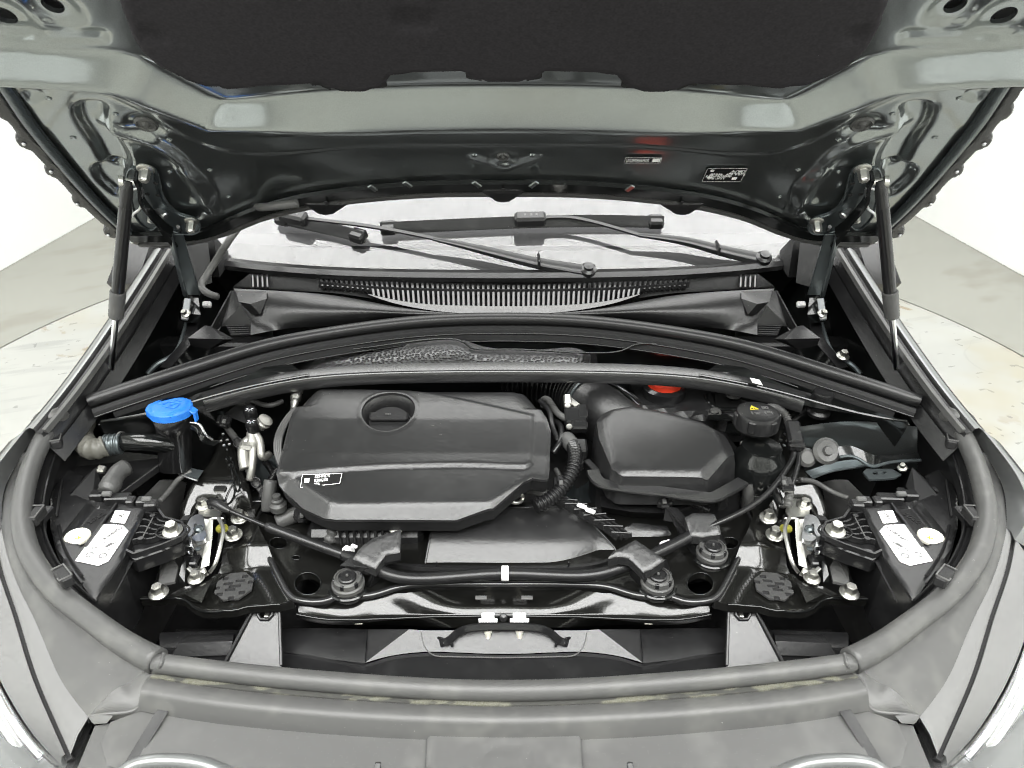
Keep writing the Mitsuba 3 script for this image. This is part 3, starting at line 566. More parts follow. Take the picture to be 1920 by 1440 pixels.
for s_, f in ((-1, lambda m: m), (1, mirror)):
    C('pillar_cover__inner', f(hull([at(u, v, z) for u, v, z in ((338, 462, 1.10), (390, 455, 1.11), (398, 530, 1.05), (350, 545, 1.03), (360, 500, 1.02))])), 'deep_black')
    C('pillar_cover', f(hull([at(u, v, z) for u, v, z in ((372, 452, 1.10), (400, 440, 1.12), (428, 470, 1.07), (430, 492, 1.055), (412, 520, 1.04), (384, 520, 1.03))])), 'deep_black', 'dark cover at the foot of the windscreen on the ' + ('left' if s_ < 0 else 'right'))
C('washer_feed_hose', tube(spl([hw(560, 381, .014), hw(500, 388, .014), at(468, 402, 1.16), at(440, 436, 1.14), at(408, 484, 1.10), at(384, 522, 1.07), at(378, 538, 1.06), at(390, 550, 1.05), at(408, 556, 1.04)], 60), .0062, 12), 'rubber', 'black washer hose hanging from the bonnet edge down to the left hinge', True)
# ---------------------------------------------------------------- wings, hinges, gas struts
gz = lambda k: k
G = np.array([at(302, 466, 1.085), at(255, 540, 1.06), at(205, 616, 1.035), at(140, 708, 1.0), at(96, 764, .98), at(62, 804, .965)])
Gs = spl(G, 40)
o = lambda a, dx, dz: a + np.array([dx, 0, dz])
wing_cols = [Gs, o(Gs, -.005, .0015), o(Gs, -.016, -.004), o(Gs, -.024, -.028), o(Gs, -.034, -.08), o(Gs, -.048, -.17), o(Gs, -.085, -.34), o(Gs, -.085, -.62)]
wing = trimesh.Trimesh(*(lambda m: (m.vertices, m.faces[:, ::-1]))(strips([k for k in wing_cols], 40)), process=False)
both('front_wing', wing, 'body_paint', 'light reflecting painted outer edge of the left front wing', 60, 'light reflecting painted outer edge of the right front wing')
both('front_wing{}__inner_flange', strips([Gs, o(Gs, .003, -.006), o(Gs, .010, -.008), o(Gs, .014, -.030), o(Gs, .030, -.055)], 40), 'satin_plastic', None, 30)
both('front_wing{}__gap_strip', sweep([(-.004, -.004), (.004, -.004), (.003, .004), (-.003, .004)], o(Gs, .016, -.004)), 'rubber', None, 40)
ridge = spl([at(322, 482, 1.03), at(300, 520, 1.02), at(262, 572, 1.0), at(224, 622, .985), at(188, 676, .965), at(160, 725, .95), at(150, 752, .94)], 40)
both('wing_gutter', strips([o(Gs, .020, -.030), (o(Gs, .030, -.055) + ridge) / 2 - [0, 0, .02], ridge + [-.012, 0, -.002], ridge + [-.008, 0, .003], ridge + [.004, 0, .003], ridge + [.008, 0, -.002], ridge + [.02, 0, -.06], ridge + [.04, .01, -.16]], 40), 'gloss_paint', 'dark painted gutter inside the wing with a raised flange', 35)
wellp = [[at(340, 500, 1.0), at(352, 560, .97), at(348, 590, .95), at(345, 640, .93), at(300, 690, .90), at(270, 715, .89)], [at(385, 500, 1.0), at(380, 560, .98), at(372, 600, .965), at(352, 645, .95), at(310, 690, .93), at(280, 712, .92)]]
both('inner_wing', strips([np.array(wellp[0]) + [-.10, 0, -.10], wellp[0], wellp[1], np.array(wellp[1]) + [.05, .02, -.10]], 40), 'gloss_paint', 'dark inner wing panel beside the hinge', 40)
both('inner_wing{}__seam', tube(spl([at(352, 600, .965), at(340, 640, .955), at(322, 668, .945), at(296, 682, .94), at(276, 702, .93)], 30), .0045, 8), 'dark_steel')
both('inner_wing{}__seam', sweep([(-.010, -.001), (.010, -.001), (.010, .001), (-.010, .001)], spl([at(362, 606, .968), at(352, 640, .958), at(334, 662, .95), at(310, 690, .94)], 24)), 'gloss_plastic')
C('inner_wing_001__bolt', bolt(at(1580, 668, .955), (0, -.3, .95), .022, .012), 'zinc')
# gas struts
def strut(sgn, label):
    top, bot = hw(239, 343, .03), at(206, 722, .955); m = np.array([sgn, 1, 1]) * np.array([-1, 1, 1]) * np.array([1, 1, 1])
    k = np.array([1 if sgn < 0 else -1, 1, 1]); top, bot = top * k, bot * k; d = bot - top; q = lambda t: top + d * t
    nm = C('gas_strut', tube([q(.10), q(.105), q(.60), q(.605)], [.0075, .009, .009, .008], 20), 'gloss_plastic', label, 40)
    C(nm[5:] + '__end_fitting', cat(tube([q(-.01), q(.03), q(.10), q(.11)], [.006, .0085, .0085, .009], 14)), 'satin_plastic')
    C(nm[5:] + '__sleeve', tube([q(.50), q(.505), q(.625), q(.63), q(.635)], [.0108, .0116, .0108, .010, .006], 20), 'rubber')
    C(nm[5:] + '__rod', tube([q(.63), q(.80), q(1.0)], [.0046, .0046, .0040], 14), 'chrome')
    C(nm[5:] + '__ball_joint', lathe([(.0005, -.010), (.0055, -.010), (.0055, .004), (.009, .006), (.009, .012), (.0005, .013)], top + [0, .004, 0], unit([-.9 * k[0], -.3, .1]), 18), 'zinc')
    C(nm[5:] + '__band_print', tube([q(.30), q(.46)], [.00912, .00912], 20), 'grey_ink' if False else 'gloss_plastic')
strut(-1, 'black gas strut holding the bonnet on the left'); strut(1, 'black gas strut holding the bonnet on the right')
# hinges: base at the wing, link rods, bracket on the bonnet
def plate_h(pts, off=.008, th=.003): return extr(Polygon([hood(*p, off) for p in pts]).buffer(.001), th, HO + HN * off, HN, (1, 0, 0))
def hinge(f, nm):
    def c(name, m, mat, lb=None, sm=30): return C(name, f(m), mat, lb, sm)
    hp = Polygon(spl([hood(*p) for p in ((243, 308), (252, 303), (262, 308), (270, 303), (286, 304), (300, 322), (304, 345), (316, 372), (340, 392), (365, 400), (376, 418), (360, 428), (330, 424), (300, 412), (284, 420), (262, 404), (252, 380), (244, 350), (240, 325))], 90, True))
    pl = extr(hp, .004, HO + HN * .006, HN, (1, 0, 0)); root = c(nm, pl, 'dark_steel', 'dark steel bonnet hinge on the ' + ('left' if nm == 'hinge' else 'right'), 20)[5:]
    c(root + '__edge_rim', tube(np.array([HO + HN * .011 + [x, 0, 0] + HS * s for x, s in np.array(hp.exterior.coords)]), .0016, 6), 'dark_steel')
    c(root + '__stiffener', plate_h([(286, 318), (290, 345), (302, 372), (326, 394), (318, 402), (290, 384), (276, 350), (276, 322)], .010, .006), 'dark_steel')
    c(root + '__folded_arm', sweep([(-.002, -.008), (.002, -.008), (.002, .008), (-.002, .008)], spl([hw(u, v, .024) for u, v in ((254, 330), (262, 350), (264, 372), (280, 396), (306, 424), (322, 436))], 24), HN), 'gloss_paint')
    c(root + '__hook', tube(spl([hw(u, v, .022) for u, v in ((238, 340), (244, 356), (262, 352), (264, 378), (262, 392), (252, 400), (250, 406))], 30), .0022, 8), 'steel')
    for u, v, r in ((273, 316, .024), (359, 414, .022)): c(root + '__bolt', bolt(hw(u, v, .011), HN, r, .020), 'zinc')
    c(root + '__rivet', lathe([(.0004, 0), (.006, 0), (.006, .018), (.004, .020), (.0004, .020)], hw(297, 390, .012), unit(HN + np.array([.9, 0, 0])), 14), 'steel')
    c(root + '__rivet', lathe([(.0004, 0), (.006, 0), (.005, .008), (.0004, .010)], hw(284, 408, .014), HN, 14), 'zinc')
    for u, v in ((276, 364), (292, 344), (296, 366)): c(root + '__hole', lathe([(.0003, 0), (.0035, 0), (.0035, .0005), (.0003, .0005)], hw(u, v, .0168), HN, 12), 'deep_black')
    # link arms down to the base on the inner wing
    base = at(352, 596, 1.0)
    c(root + '__link_arm', bar(hw(318, 436, .02), at(348, 556, 1.02), .010, .004, (0, -.8, .5)), 'dark_steel')
    c(root + '__link_arm', bar(hw(330, 438, .014), at(364, 552, 1.03), .022, .004, (.2, -.8, .5)), 'dark_steel')
    c(root + '__link_arm', bar(hw(303, 430, .024), hw(328, 462, .024), .010, .005, HN), 'gloss_paint')
    c(root + '__base', hull([at(342, 566, 1.01), at(352, 553, 1.02), at(372, 556, 1.02), at(376, 590, 1.0), at(372, 606, .98), at(342, 604, .98), at(350, 588, 1.0)] + [at(360, 600, .955), at(372, 580, .96)]), 'gloss_paint')
    c(root + '__base_bolt', bolt(at(349, 589, 1.003), (-.2, -.5, .8), .018, .010), 'zinc')
    c(root + '__base_flange', bar(at(352, 560, 1.022), at(346, 600, .995), .012, .005, (.3, -.4, .8)), 'steel')
    c(root + '__cable', tube(spl([hw(334, 425, .02), at(338, 448, 1.13), at(330, 462, 1.10), at(342, 486, 1.07), at(346, 498, 1.06)], 24), .003, 8), 'satin_plastic')
    c('connector_tab', cat(rbox((.016, .012, .010), .002, at(388, 571, .985), (0, -.5, .8))), 'white_paper', 'small white connector tab beside the ' + ('left' if nm == 'hinge' else 'right') + ' hinge base')
hinge(lambda m: m, 'hinge'); hinge(mirror, 'hinge_001')
# ---------------------------------------------------------------- radiator support (glossy black pressing across the front)
def atz(pts): return np.array([at(*p) for p in pts])
up_front = [(490, 962), (478, 988), (490, 1020), (506, 1050), (522, 1082), (546, 1122), (560, 1130), (608, 1132), (630, 1125), (690, 1122), (740, 1108), (800, 1101), (945, 1100)]
up_back = [(945, 1060), (800, 1060), (700, 1048), (652, 1032), (610, 1015), (540, 985), (512, 955), (500, 942)]
ZU = .806
ufp, ubp = [np.array([at(u, v, ZU)[:2] for u, v in k]) for k in (up_front, up_back)]
UP = Polygon(np.vstack([ufp, (ufp * [-1, 1])[::-1], (ubp * [-1, 1]), ubp[::-1]])).buffer(0); UP = rnd(UP, .004)
def hole(u, v, ru, rv, z=ZU): a = np.arange(24) / 24 * 2 * np.pi; return Polygon([at(u + ru * np.cos(t), v + rv * np.sin(t), z)[:2] for t in a])
hl_ = [hole(522, 1018, 17, 11), hole(555, 1045, 8, 4), hole(577, 1094, 25, 21), ]
HL = shapely.union_all(hl_ + [mir(g) for g in hl_])
ridge_l = LineString(np.vstack([ufp, (ufp * [-1, 1])[::-1]]))
crease_l = LineString(np.vstack([[at(u, v, ZU)[:2] for u, v in ((530, 985), (600, 1020), (660, 1045), (760, 1078), (945, 1086))]] )) 
def up_h(x, y):
    ax = -np.abs(x); d = dist(ridge_l, ax, y)
    return ZU + .006 * sq(d, .010) + .003 * sq(dist(crease_l, ax, y), .014) + .0012 * (meshkit.noise(np.stack([x * 14, y * 14, 0 * x], -1)) - .5)
C('radiator_support', sheet(UP.difference(HL), up_h, .005, .012), 'gloss_panel', 'glossy black pressed radiator support across the front of the engine bay', 40)
ufz = np.c_[spl(ufp, 120), np.full(120, ZU + .0055)]
C('radiator_support__rolled_rim', tube(np.vstack([ufz, (ufz * [-1, 1, 1])[::-1][1:]]) - [0, .001, 0], .0044, 10), 'shiny_black', None, True)
for h_ in hl_:
    e = np.array(h_.exterior.coords); both('radiator_support__hole_rim', tube(np.c_[e, np.full(len(e), ZU - .0005)], .0012, 6), 'gloss_paint', None, True)
# front face below the ridge
r0 = [(556, 1131, .800), (608, 1134, .800), (632, 1128, .800), (690, 1125, .802), (740, 1112, .802), (800, 1104, .802), (945, 1103, .802)]
r1 = [(558, 1138, .797), (610, 1144, .797), (650, 1140, .797), (700, 1136, .797), (760, 1130, .792), (840, 1132, .778), (945, 1130, .774)]
r2 = [(560, 1147, .793), (610, 1155, .792), (650, 1156, .790), (710, 1152, .789), (780, 1150, .784), (840, 1151, .772), (945, 1151, .768)]
r3 = [(556, 1152, .791), (610, 1161, .788), (650, 1162, .786), (730, 1160, .784), (800, 1157, .778), (860, 1156, .768), (945, 1155, .766)]
r4 = [(556, 1160, .776), (610, 1170, .770), (650, 1172, .762), (730, 1172, .752), (820, 1176, .748), (880, 1177, .748), (945, 1177, .748)]
full = lambda r: (lambda a: np.vstack([a, (a * [-1, 1, 1])[::-1][1:]]))(atz(r))
C('radiator_support__front_face', strips([full(r) for r in (r0, r1, r2, r3, r4)], 120), 'gloss_panel', 'wavy glossy black front face of the radiator support with pale reflections', 70)
C('radiator_support__front_lip', tube(spl(full(r3), 120), .0018, 8), 'gloss_paint', None, True)
# side plates with the latches
ZS = .815
sp = [(447, 938), (500, 938), (512, 955), (494, 964), (482, 988), (492, 1018), (508, 1050), (524, 1082), (548, 1124), (556, 1140), (528, 1146), (469, 1149), (450, 1155), (432, 1158), (405, 1156), (380, 1149), (362, 1137), (347, 1124), (330, 1119), (262, 1121), (262, 1114), (312, 1112), (345, 1096), (390, 1084), (415, 1064), (424, 1040), (427, 1020), (424, 1000), (430, 975)]
SPg = poly(sp, .800, .003)
yA, yB = at(430, 1020, .826)[1], at(430, 1066, .806)[1]
def sp_h(x, y):
    z = .806 + .020 * np.clip((y - yB) / (yA - yB), 0, 1)
    z = z - .010 * np.clip((-.455 - -np.abs(x) * 1.0) / .06, 0, 1) * 0 - .014 * np.clip((-np.abs(x) * -1 - .36) / .05, 0, 1)
    dx = edge_dist(SPg, -np.abs(x), y)
    return z + .004 * sq(dx, .006) * (y < yB) - .002 * insd(Polygon([at(u, v, .80)[:2] for u, v in ((404, 1068), (468, 1066), (500, 1110), (515, 1142), (430, 1152), (380, 1138))]), -np.abs(x), y, .006)
both('support_plate', sheet(SPg, sp_h, .0045, .010), 'gloss_panel', 'glossy black side plate of the radiator support on the left', 40, 'glossy black side plate of the radiator support on the right')
both('support_plate{}__edge', tube(np.array([np.r_[at(u, v, .80)[:2], sp_h(np.array([at(u, v, .80)[0]]), np.array([at(u, v, .80)[1]]))[0] + .001] for u, v in spl([(262, 1120), (330, 1118), (347, 1122), (363, 1136), (381, 1148), (405, 1155), (432, 1157), (450, 1154), (469, 1148), (528, 1145)], 50)]), .0018, 8), 'gloss_paint', None, True)
both('support_plate{}__gusset', hull(atz([(346, 1114, .806), (405, 1080, .818), (392, 1098, .816), (378, 1130, .806), (362, 1128, .80), (340, 1118, .80)])), 'gloss_panel', None, 30)
both('support_plate{}__side_strip', loft([atz([(296, 1097, .80), (306, 1035, .812), (316, 1026, .818), (326, 1030, .818), (322, 1042, .814), (334, 1062, .808), (328, 1090, .80)]) - [0, 0, .004], atz([(296, 1097, .80), (306, 1035, .812), (316, 1026, .818), (326, 1030, .818), (322, 1042, .814), (334, 1062, .808), (328, 1090, .80)])]), 'grey_trim', None, 30)
both('support_plate{}__rear_fold', bar(at(450, 940, .822), at(500, 940, .822), .010, .008), 'gloss_paint')
both('support_plate{}__tab_nut', rbox((.014, .006, .006), .001, at(281, 1127, .79)), 'zinc')
for u, v, z, d in ((450, 968, .830, .026), (438, 1000, .830, .026), (298, 1108, .808, .026)):
    both('support_plate{}__bolt', bolt(at(u, v + 4, z), (0, -.12, 1), d, .014), 'zinc')
# ventilation plugs
def plug():
    g = Polygon([(np.cos(a) * .026, np.sin(a) * .026) for a in (np.arange(8) + .5) / 8 * 2 * np.pi])
    cuts = [sbox(-.014, .0025, -.003, .0062), sbox(.001, .0065, .012, .0096), sbox(-.006, -.0030, .008, .0005), sbox(-.010, -.0085, .002, -.0052), sbox(-.020, -.0165, -.013, -.0115), sbox(.009, -.0165, .016, -.0115), sbox(-.017, .0125, -.011, .0165), sbox(.008, .0135, .015, .0175), sbox(-.028, -.004, -.019, 0), sbox(.018, .002, .028, .006), sbox(-.003, -.028, .003, -.020)]
    g2 = g.difference(shapely.union_all(cuts).buffer(.0008))
    return extr(g2, .003), extr(g.buffer(-.001), .0012)
pm, pb = plug(); pp = at(440, 1101, .808); ax = (0, -.05, 1); xx = (math.cos(.12), math.sin(.12), 0)
k, k2 = both('vent_plug', place(pm, pp, ax, xx), 'slate_plastic', 'octagonal slotted plastic plug in the left side plate', 20, 'octagonal slotted plastic plug in the right side plate')
both('vent_plug{}__back', place(pb, pp - [0, 0, .0008], ax, xx), 'deep_black', None, False)
# latches
def latch():
    q = lambda u, v, z: at(u, v, z)
    add_ = lambda n, m, mat, sm=30: both('bonnet_latch{}' + n, m, mat, None, sm)
    both('bonnet_latch', cat(extr(Polygon([q(u, v, .84)[:2] for u, v in ((371, 938), (410, 936), (416, 958), (410, 970), (374, 968))]).buffer(.001), .003, (0, 0, .838)),), 'zinc', 'zinc plated bonnet latch on the left', 20, 'zinc plated bonnet latch on the right')
    add_('__side_plate', loft([np.array([q(*k) for k in ((374, 966, .838), (398, 966, .838), (378, 1068, .80), (352, 1070, .80))]) - [0, 0, .003], np.array([q(*k) for k in ((374, 966, .838), (398, 966, .838), (378, 1068, .80), (352, 1070, .80))])]), 'zinc')
    add_('__lever', hull([q(*k) for k in ((392, 972, .856), (400, 970, .856), (398, 1010, .852), (392, 1060, .83), (376, 1066, .826), (384, 1020, .846))] + [q(388, 1020, .835)]), 'zinc')
    add_('__hook', extr(Polygon(spl([q(u, v, .85)[:2] for u, v in ((362, 972), (376, 968), (384, 980), (386, 1000), (384, 1016), (366, 1018), (364, 1008), (374, 1004), (374, 992), (366, 986), (360, 1008), (352, 1010), (352, 988))], 60, True)).buffer(0), .006, (0, 0, .848)), 'steel', 20)
    add_('__hook_pivot', lathe([(.0004, 0), (.0065, 0), (.0065, .004), (.004, .006), (.0004, .006)], q(373, 994, .853), n=16), 'dark_steel')
    add_('__guide_rail', tube(spl([q(*k) for k in ((410, 972, .862), (418, 990, .862), (414, 1020, .855), (402, 1060, .838), (394, 1072, .828))], 24), .0028, 8), 'zinc')
    add_('__cross_pin', bar(q(396, 972, .862), q(420, 972, .862), .003, .003), 'zinc')
    add_('__buffer', lathe([(.0004, -.007), (.006, -.007), (.0065, 0), (.0055, .006), (.0004, .007)], q(417, 991, .852), (.8, -.4, .45), 16), 'amber_plastic')
    add_('__spring', tube(np.array([q(352 + i * .10, 1000 + i * .55, .835) + [.005 * np.cos(i * 1.05), .005 * np.sin(i * 1.05) * .5, .005 * np.sin(i * 1.05)] for i in range(60)]), .0010, 6), 'steel')
    add_('__catch_block', cat(rbox((.016, .014, .012), .002, q(356, 1042, .82)), rbox((.012, .02, .010), .002, q(366, 1052, .818))), 'gloss_plastic')
    add_('__foot_bracket', hull([q(*k) for k in ((336, 1078, .812), (342, 1052, .822), (349, 1050, .822), (352, 1070, .812), (346, 1092, .806), (336, 1092, .804))]), 'gloss_paint')
    add_('__return_arm', bar(q(352, 1064, .82), q(368, 1078, .812), .006, .004), 'zinc')
    add_('__spacer_plate', hull([q(*k) for k in ((358, 1072, .812), (384, 1064, .82), (392, 1078, .812), (360, 1096, .806))]), 'zinc')
    add_('__washer', lathe([(.0004, 0), (.004, 0), (.004, .002), (.0004, .002)], q(372, 1030, .842), n=12), 'dark_steel')
    add_('__finger', bar(q(364, 1010, .842), q(384, 1008, .846), .005, .006), 'steel')
    add_('__black_shroud', hull([q(*k) for k in ((414, 960, .83), (422, 966, .83), (424, 990, .825), (416, 1012, .815), (405, 1040, .805), (412, 975, .80))]), 'deep_black')
    for u, v, z in ((382, 948, .841), (368, 1085, .812)): add_('__bolt', bolt(q(u, v, z), (0, -.1, 1), .023, .012), 'zinc')
latch()
# tapering brackets between the support and the front seal
for nm, pts in (('cover_bracket', [(482, 1134), (524, 1134), (528, 1252), (424, 1243)]),):
    bz = lambda x, y: .80 + .72 * (y - .738)
    pq = lambda ps: Polygon([aton(u, v, bz)[:2] for u, v in ps])
    P = pq(pts); win = pq([(485, 1139), (508, 1139), (510, 1157), (504, 1162), (488, 1162), (483, 1157)])
    both(nm, sheet(P.difference(win), bz, .01, .003), 'black_plastic', 'tapering black plastic bracket on the left, running up to the front seal', False, 'tapering black plastic bracket on the right, running up to the front seal')
    for a, b in (((482, 1132), (424, 1243)), ((524, 1132), (528, 1250))): both(nm + '{}__rib', bar(aton(*a, bz) + [0, 0, .001], aton(*b, bz) + [0, 0, .001], .004, .008), 'satin_plastic')
    both(nm + '{}__window_rim', tube(np.array([aton(u, v, bz) + [0, 0, .002] for u, v in ((485, 1134), (484, 1155), (489, 1163), (503, 1163), (511, 1155), (510, 1134))]), .0025, 8), 'satin_plastic')
    both(nm + '{}__clip', cat(rbox((.016, .006, .006), .001, at(497, 1142, .795)), rbox((.006, .016, .005), .001, at(502, 1150, .793))), 'zinc')
# lower air guide
ag = lambda r: full(r)
led_z = lambda x, y: .765 - .8 * (.7228 - y)
lt = np.array([aton(u, v, led_z) for u, v in ((767, 1180), (780, 1181), (810, 1182), (860, 1182), (945, 1184))]); lb_ = np.array([aton(u, v, led_z) for u, v in ((684, 1243), (722, 1232), (762, 1225), (810, 1222), (945, 1226))])
hs_ = lambda a: np.vstack([a, (a * [-1, 1, 1])[::-1][1:]])
C('air_guide', strips([hs_(lt), hs_(lb_)], 120), 'black_plastic', 'dark plastic air guide in front of the radiator support, with a paler sloping ledge', 60)
fl0 = np.vstack([at(300, 1212, .736), at(420, 1214, .738), at(540, 1222, .740), at(640, 1240, .740), lb_ - [0, 0, .002]]); fl1 = np.vstack([at(u, 1340, .738) for u in (300, 420, 540, 640, 690, 740, 790, 850, 945)])
C('air_guide__floor', strips([hs_(fl0), hs_(fl0 * .97 + fl1 * .03 - [0, 0, .003]), hs_(fl1)], 120), 'satin_plastic', None, 40)
bk = np.array([at(*k) for k in ((300, 1186, .74), (420, 1182, .742), (540, 1178, .746), (620, 1178, .748), (690, 1180, .752))]); bf = np.array([at(*k) for k in ((300, 1214, .736), (420, 1216, .738), (540, 1224, .740), (620, 1236, .740), (684, 1243, .742))])
both('air_guide__side_tray', strips([bk, (bk + bf) / 2 + [0, 0, .004], bf, bf - [0, 0, .02]], 50), 'satin_plastic', None, 60)
P0, P1, P2 = lt[0], lb_[0], at(690, 1180, .752)
both('air_guide__peak', trimesh.Trimesh([P0, P1, P2, P2 - [0, 0, .03], P1 - [0, 0, .03]], [[0, 2, 1], [2, 3, 4], [2, 4, 1]], process=False), 'matte_black', None, False)
C('air_guide__pad_outline', tube(np.array([aton(u, v, lambda x, y: .765 - .8 * (.7228 - y)) for u, v in np.vstack([spl([(790, 1186), (796, 1212), (812, 1228), (840, 1231)], 16), spl([(840, 1231), (945, 1233), (1050, 1231)], 20)[1:], spl([(1050, 1231), (1078, 1228), (1094, 1212), (1100, 1186)], 16)[1:]])]), .0009, 6), 'grey_ink')
both('air_duct', loft([atz([(316, 1250, .70), (420, 1245, .70), (440, 1180, .69), (330, 1180, .69)]), atz([(320, 1232, .74), (430, 1228, .74), (440, 1188, .745), (348, 1190, .745)]), atz([(336, 1206, .752), (436, 1202, .752), (438, 1192, .752), (352, 1194, .752)])]), 'black_plastic', 'boxy black air duct behind the left of the front seal', 30, 'boxy black air duct behind the right of the front seal')
# grab loop and pins
gp = full([(826, 1206, .758), (842, 1200, .765), (856, 1188, .772), (872, 1180, .778), (900, 1176, .78), (945, 1175, .78)])
C('grab_loop', sweep([(-.0045, -.0015), (.0045, -.0015), (.005, .0008), (.0035, .0022), (-.0035, .0022), (-.005, .0008)], spl(gp, 60), (0, -.75, .65)), 'gloss_plastic', 'black plastic loop under the middle of the radiator support', 40)
for s in (-1, 1):
    for u, v, du, dv in ((820, 1196, 10, 2), (828, 1212, 4, -8), (848, 1213, -2, -8)):
        a, b = at(u, v, .757) * [-s, 1, 1], at(u + du, v + dv, .762) * [-s, 1, 1]; C('grab_loop__claw', bar(a, b, .0035, .004), 'gloss_plastic')
for u in (915, 974):
    C('radiator_support__stud', cat(lathe([(.0004, -.012), (.004, -.012), (.004, .006), (.0055, .007), (.0055, .012), (.0004, .012)], at(u, 1192, .76), n=14)), 'cream_plastic')
    C('radiator_support__lip_clip', cat(rbox((.018, .004, .010), .001, at(u, 1155, .770)), rbox((.026, .004, .006), .001, at(u, 1163, .764))), 'white_paper')
for u in (902, 988): C('radiator_support__square_clip', cat(rbox((.016, .006, .004), .001, at(u, 1121, .792)),), 'grey_ink')
C('radiator_support__centre_stud', lathe([(.0004, 0), (.006, 0), (.005, .004), (.0004, .005)], at(944, 1158, .768), (0, -.8, .6), 14), 'gloss_plastic')
for u in (672, 1216): C('radiator_support__slot', rbox((.012, .004, .003), .001, at(u, 1168, .765)), 'cream_plastic')
# ---------------------------------------------------------------- the bay itself
C('bay_floor', extr(poly([(-60, 700), (1960, 700), (1960, 1500), (-60, 1500)], .55).intersection(sbox(-.66, .50, .66, 1.3)), .02, (0, 0, .50)), 'satin_plastic', 'added dark sheet hiding the floor under the shaded engine bay', False)  # dark sheet added to hide the studio floor below the shaded bay
for s in (-1, 1): C('bay_side', quad([np.array([s * .70, .45, .45]), np.array([s * .70, 1.35, .45]), np.array([s * .665, 1.3, .92]), np.array([s * .665, .95, .92])], .004), 'satin_plastic')
C('bay_front', rbox((1.4, .03, .34), .005, (0, .47, .63)), 'satin_plastic')
C('bay_back', rbox((1.4, .04, .45), .005, (0, 1.30, .70)), 'satin_plastic')
# ---------------------------------------------------------------- engine cover
EP = (.932, 1.0, .24, 0); ez = zp(EP); EPl = (.920, 1.0, .24, 0)
Apx = [(541, 889), (619, 939), (640, 941), (916, 937), (996, 890), (1029, 896), (1031, 854), (1033, 809), (1025, 787), (984, 727), (960, 722), (600, 722), (590, 727), (549, 782), (524, 862), (520, 885)]
Bf = [(519, 896), (523, 908), (566, 944), (608, 966), (630, 969), (855, 968), (925, 954), (982, 911), (998, 903), (1028, 907)]
A = rnd(Polygon([atp(u, v, EP)[:2] for u, v in Apx]), .008)
B = rnd(A.union(Polygon([atp(u, v, EPl)[:2] for u, v in Bf] + [atp(u, v, EP)[:2] for u, v in ((1031, 870), (990, 760), (560, 780), (524, 868))])), .006)
raised = rnd(Polygon([atp(u, v, EP)[:2] for u, v in ((530, 890), (620, 880), (730, 873), (870, 870), (985, 874), (996, 866), (999, 785), (763, 731), (620, 716), (560, 716), (500, 800), (500, 890))]), .004)
cap_c = atp(729, 778, EP); RC = .041
hole_c = Point(*cap_c[:2]).buffer(RC, quad_segs=16)
soft = LineString([atp(u, v, EP)[:2] for u, v in ((560, 831), (700, 822), (800, 818), (996, 819))])
def ec_h(x, y):
    ia = shapely.contains_xy(A, x, y); d = edge_dist(A, x, y); front = y < cap_c[1] + .02
    out = np.where(ia, 0, d)
    z = ez(x, y) - .85 * out - .0015 * np.where(ia, np.clip(1 - d / .006, 0, 1) ** 2, 1)
    back = np.clip((.03 - np.where(ia, d, 0)) / .03, 0, 1) ** 2 * .010 * (y > cap_c[1] + .01)
    z = z - back + .0048 * insd(raised, x, y, .007)
    z -= .004 * np.clip((soft.centroid.y - y) / .03, -1, 1)
    z -= .006 * np.clip((y - cap_c[1] - .01) / .05, 0, 1) ** 2
    rr = np.hypot(x - cap_c[0], y - cap_c[1]); z += .0015 * sq(np.abs(rr - RC - .003), .004)
    return z + .0004 * (meshkit.fbm(np.stack([x * 40, y * 40, 0 * x], -1), 2) - .5)
C('engine_cover', sheet(B.difference(hole_c), ec_h, .003, .004), 'black_plastic', 'wide black textured plastic engine cover with a round recess', 28)
C('engine_cover__skirt', loft_open([np.vstack([np.c_[c, ec_h(c[:, 0], c[:, 1]) - .003 - dz] * [1, 1, 1] + [0, dy, 0]]) for c in [np.array(B.buffer(-.002).exterior.segmentize(.01).coords)] for dz, dy in ((0, 0), (.012, .004), (.028, .010), (.029, .012))]), 'matte_black', None, 30)
C('engine_cover__recess', lathe([(.0435, .001), (RC, -.002), (.036, -.011), (.034, -.022), (.0005, -.023)], cap_c + [0, 0, .003], (0, -.24, 1), 40, False), 'black_plastic', None, 30)
cc = cap_c + [0, -.001, -.012]
C('engine_cover__oil_filler_cap', cat(lathe([(.0005, -.006), (.032, -.006), (.0325, .001), (.031, .003), (.0005, .0032)], cc, (0, -.24, 1), 36)), 'matte_black', 'round black oil filler cap with a raised grip bar')
C('engine_cover__oil_filler_cap', rbox((.061, .016, .009), .003, cc + [0, .001, .009], (0, -.24, 1)), 'matte_black')
C('engine_cover__oil_cap_mark', text('OIL', .004, cc + [0, -.002, .0152], (0, -.24, 1), (1, 0, 0), .0003), 'grey_ink', None, False)
def up_at(u, v, f=ec_h, pl=EP): p = atp(u, v, pl); return np.array([p[0], p[1], float(f(np.array([p[0]]), np.array([p[1]]))[0])])
def tag_on(name, pa, pb, pc, pd, mat, label, nrm=(0, -.1, 1), lift=.0022):
    """A sticker with corners measured at pa, pb, pc, pd (on 3-D points)."""
    P = np.array([pa, pb, pc, pd]); c = P.mean(0); x = unit(P[1] + P[2] - P[0] - P[3]); n = unit(np.cross(P[1] - P[0], P[3] - P[0])); n = n if n[2] > 0 or n[1] < -.5 else -n
    y = np.cross(n, x); loc = np.stack([(P - c) @ x, (P - c) @ y], 1); g = rnd(Polygon(loc).convex_hull, .0012)
    k = C(name, extr(g, .0004, c + n * lift, n, x), mat, label, False)
    return k[5:], c + n * (lift + .0004), x, y, n, g
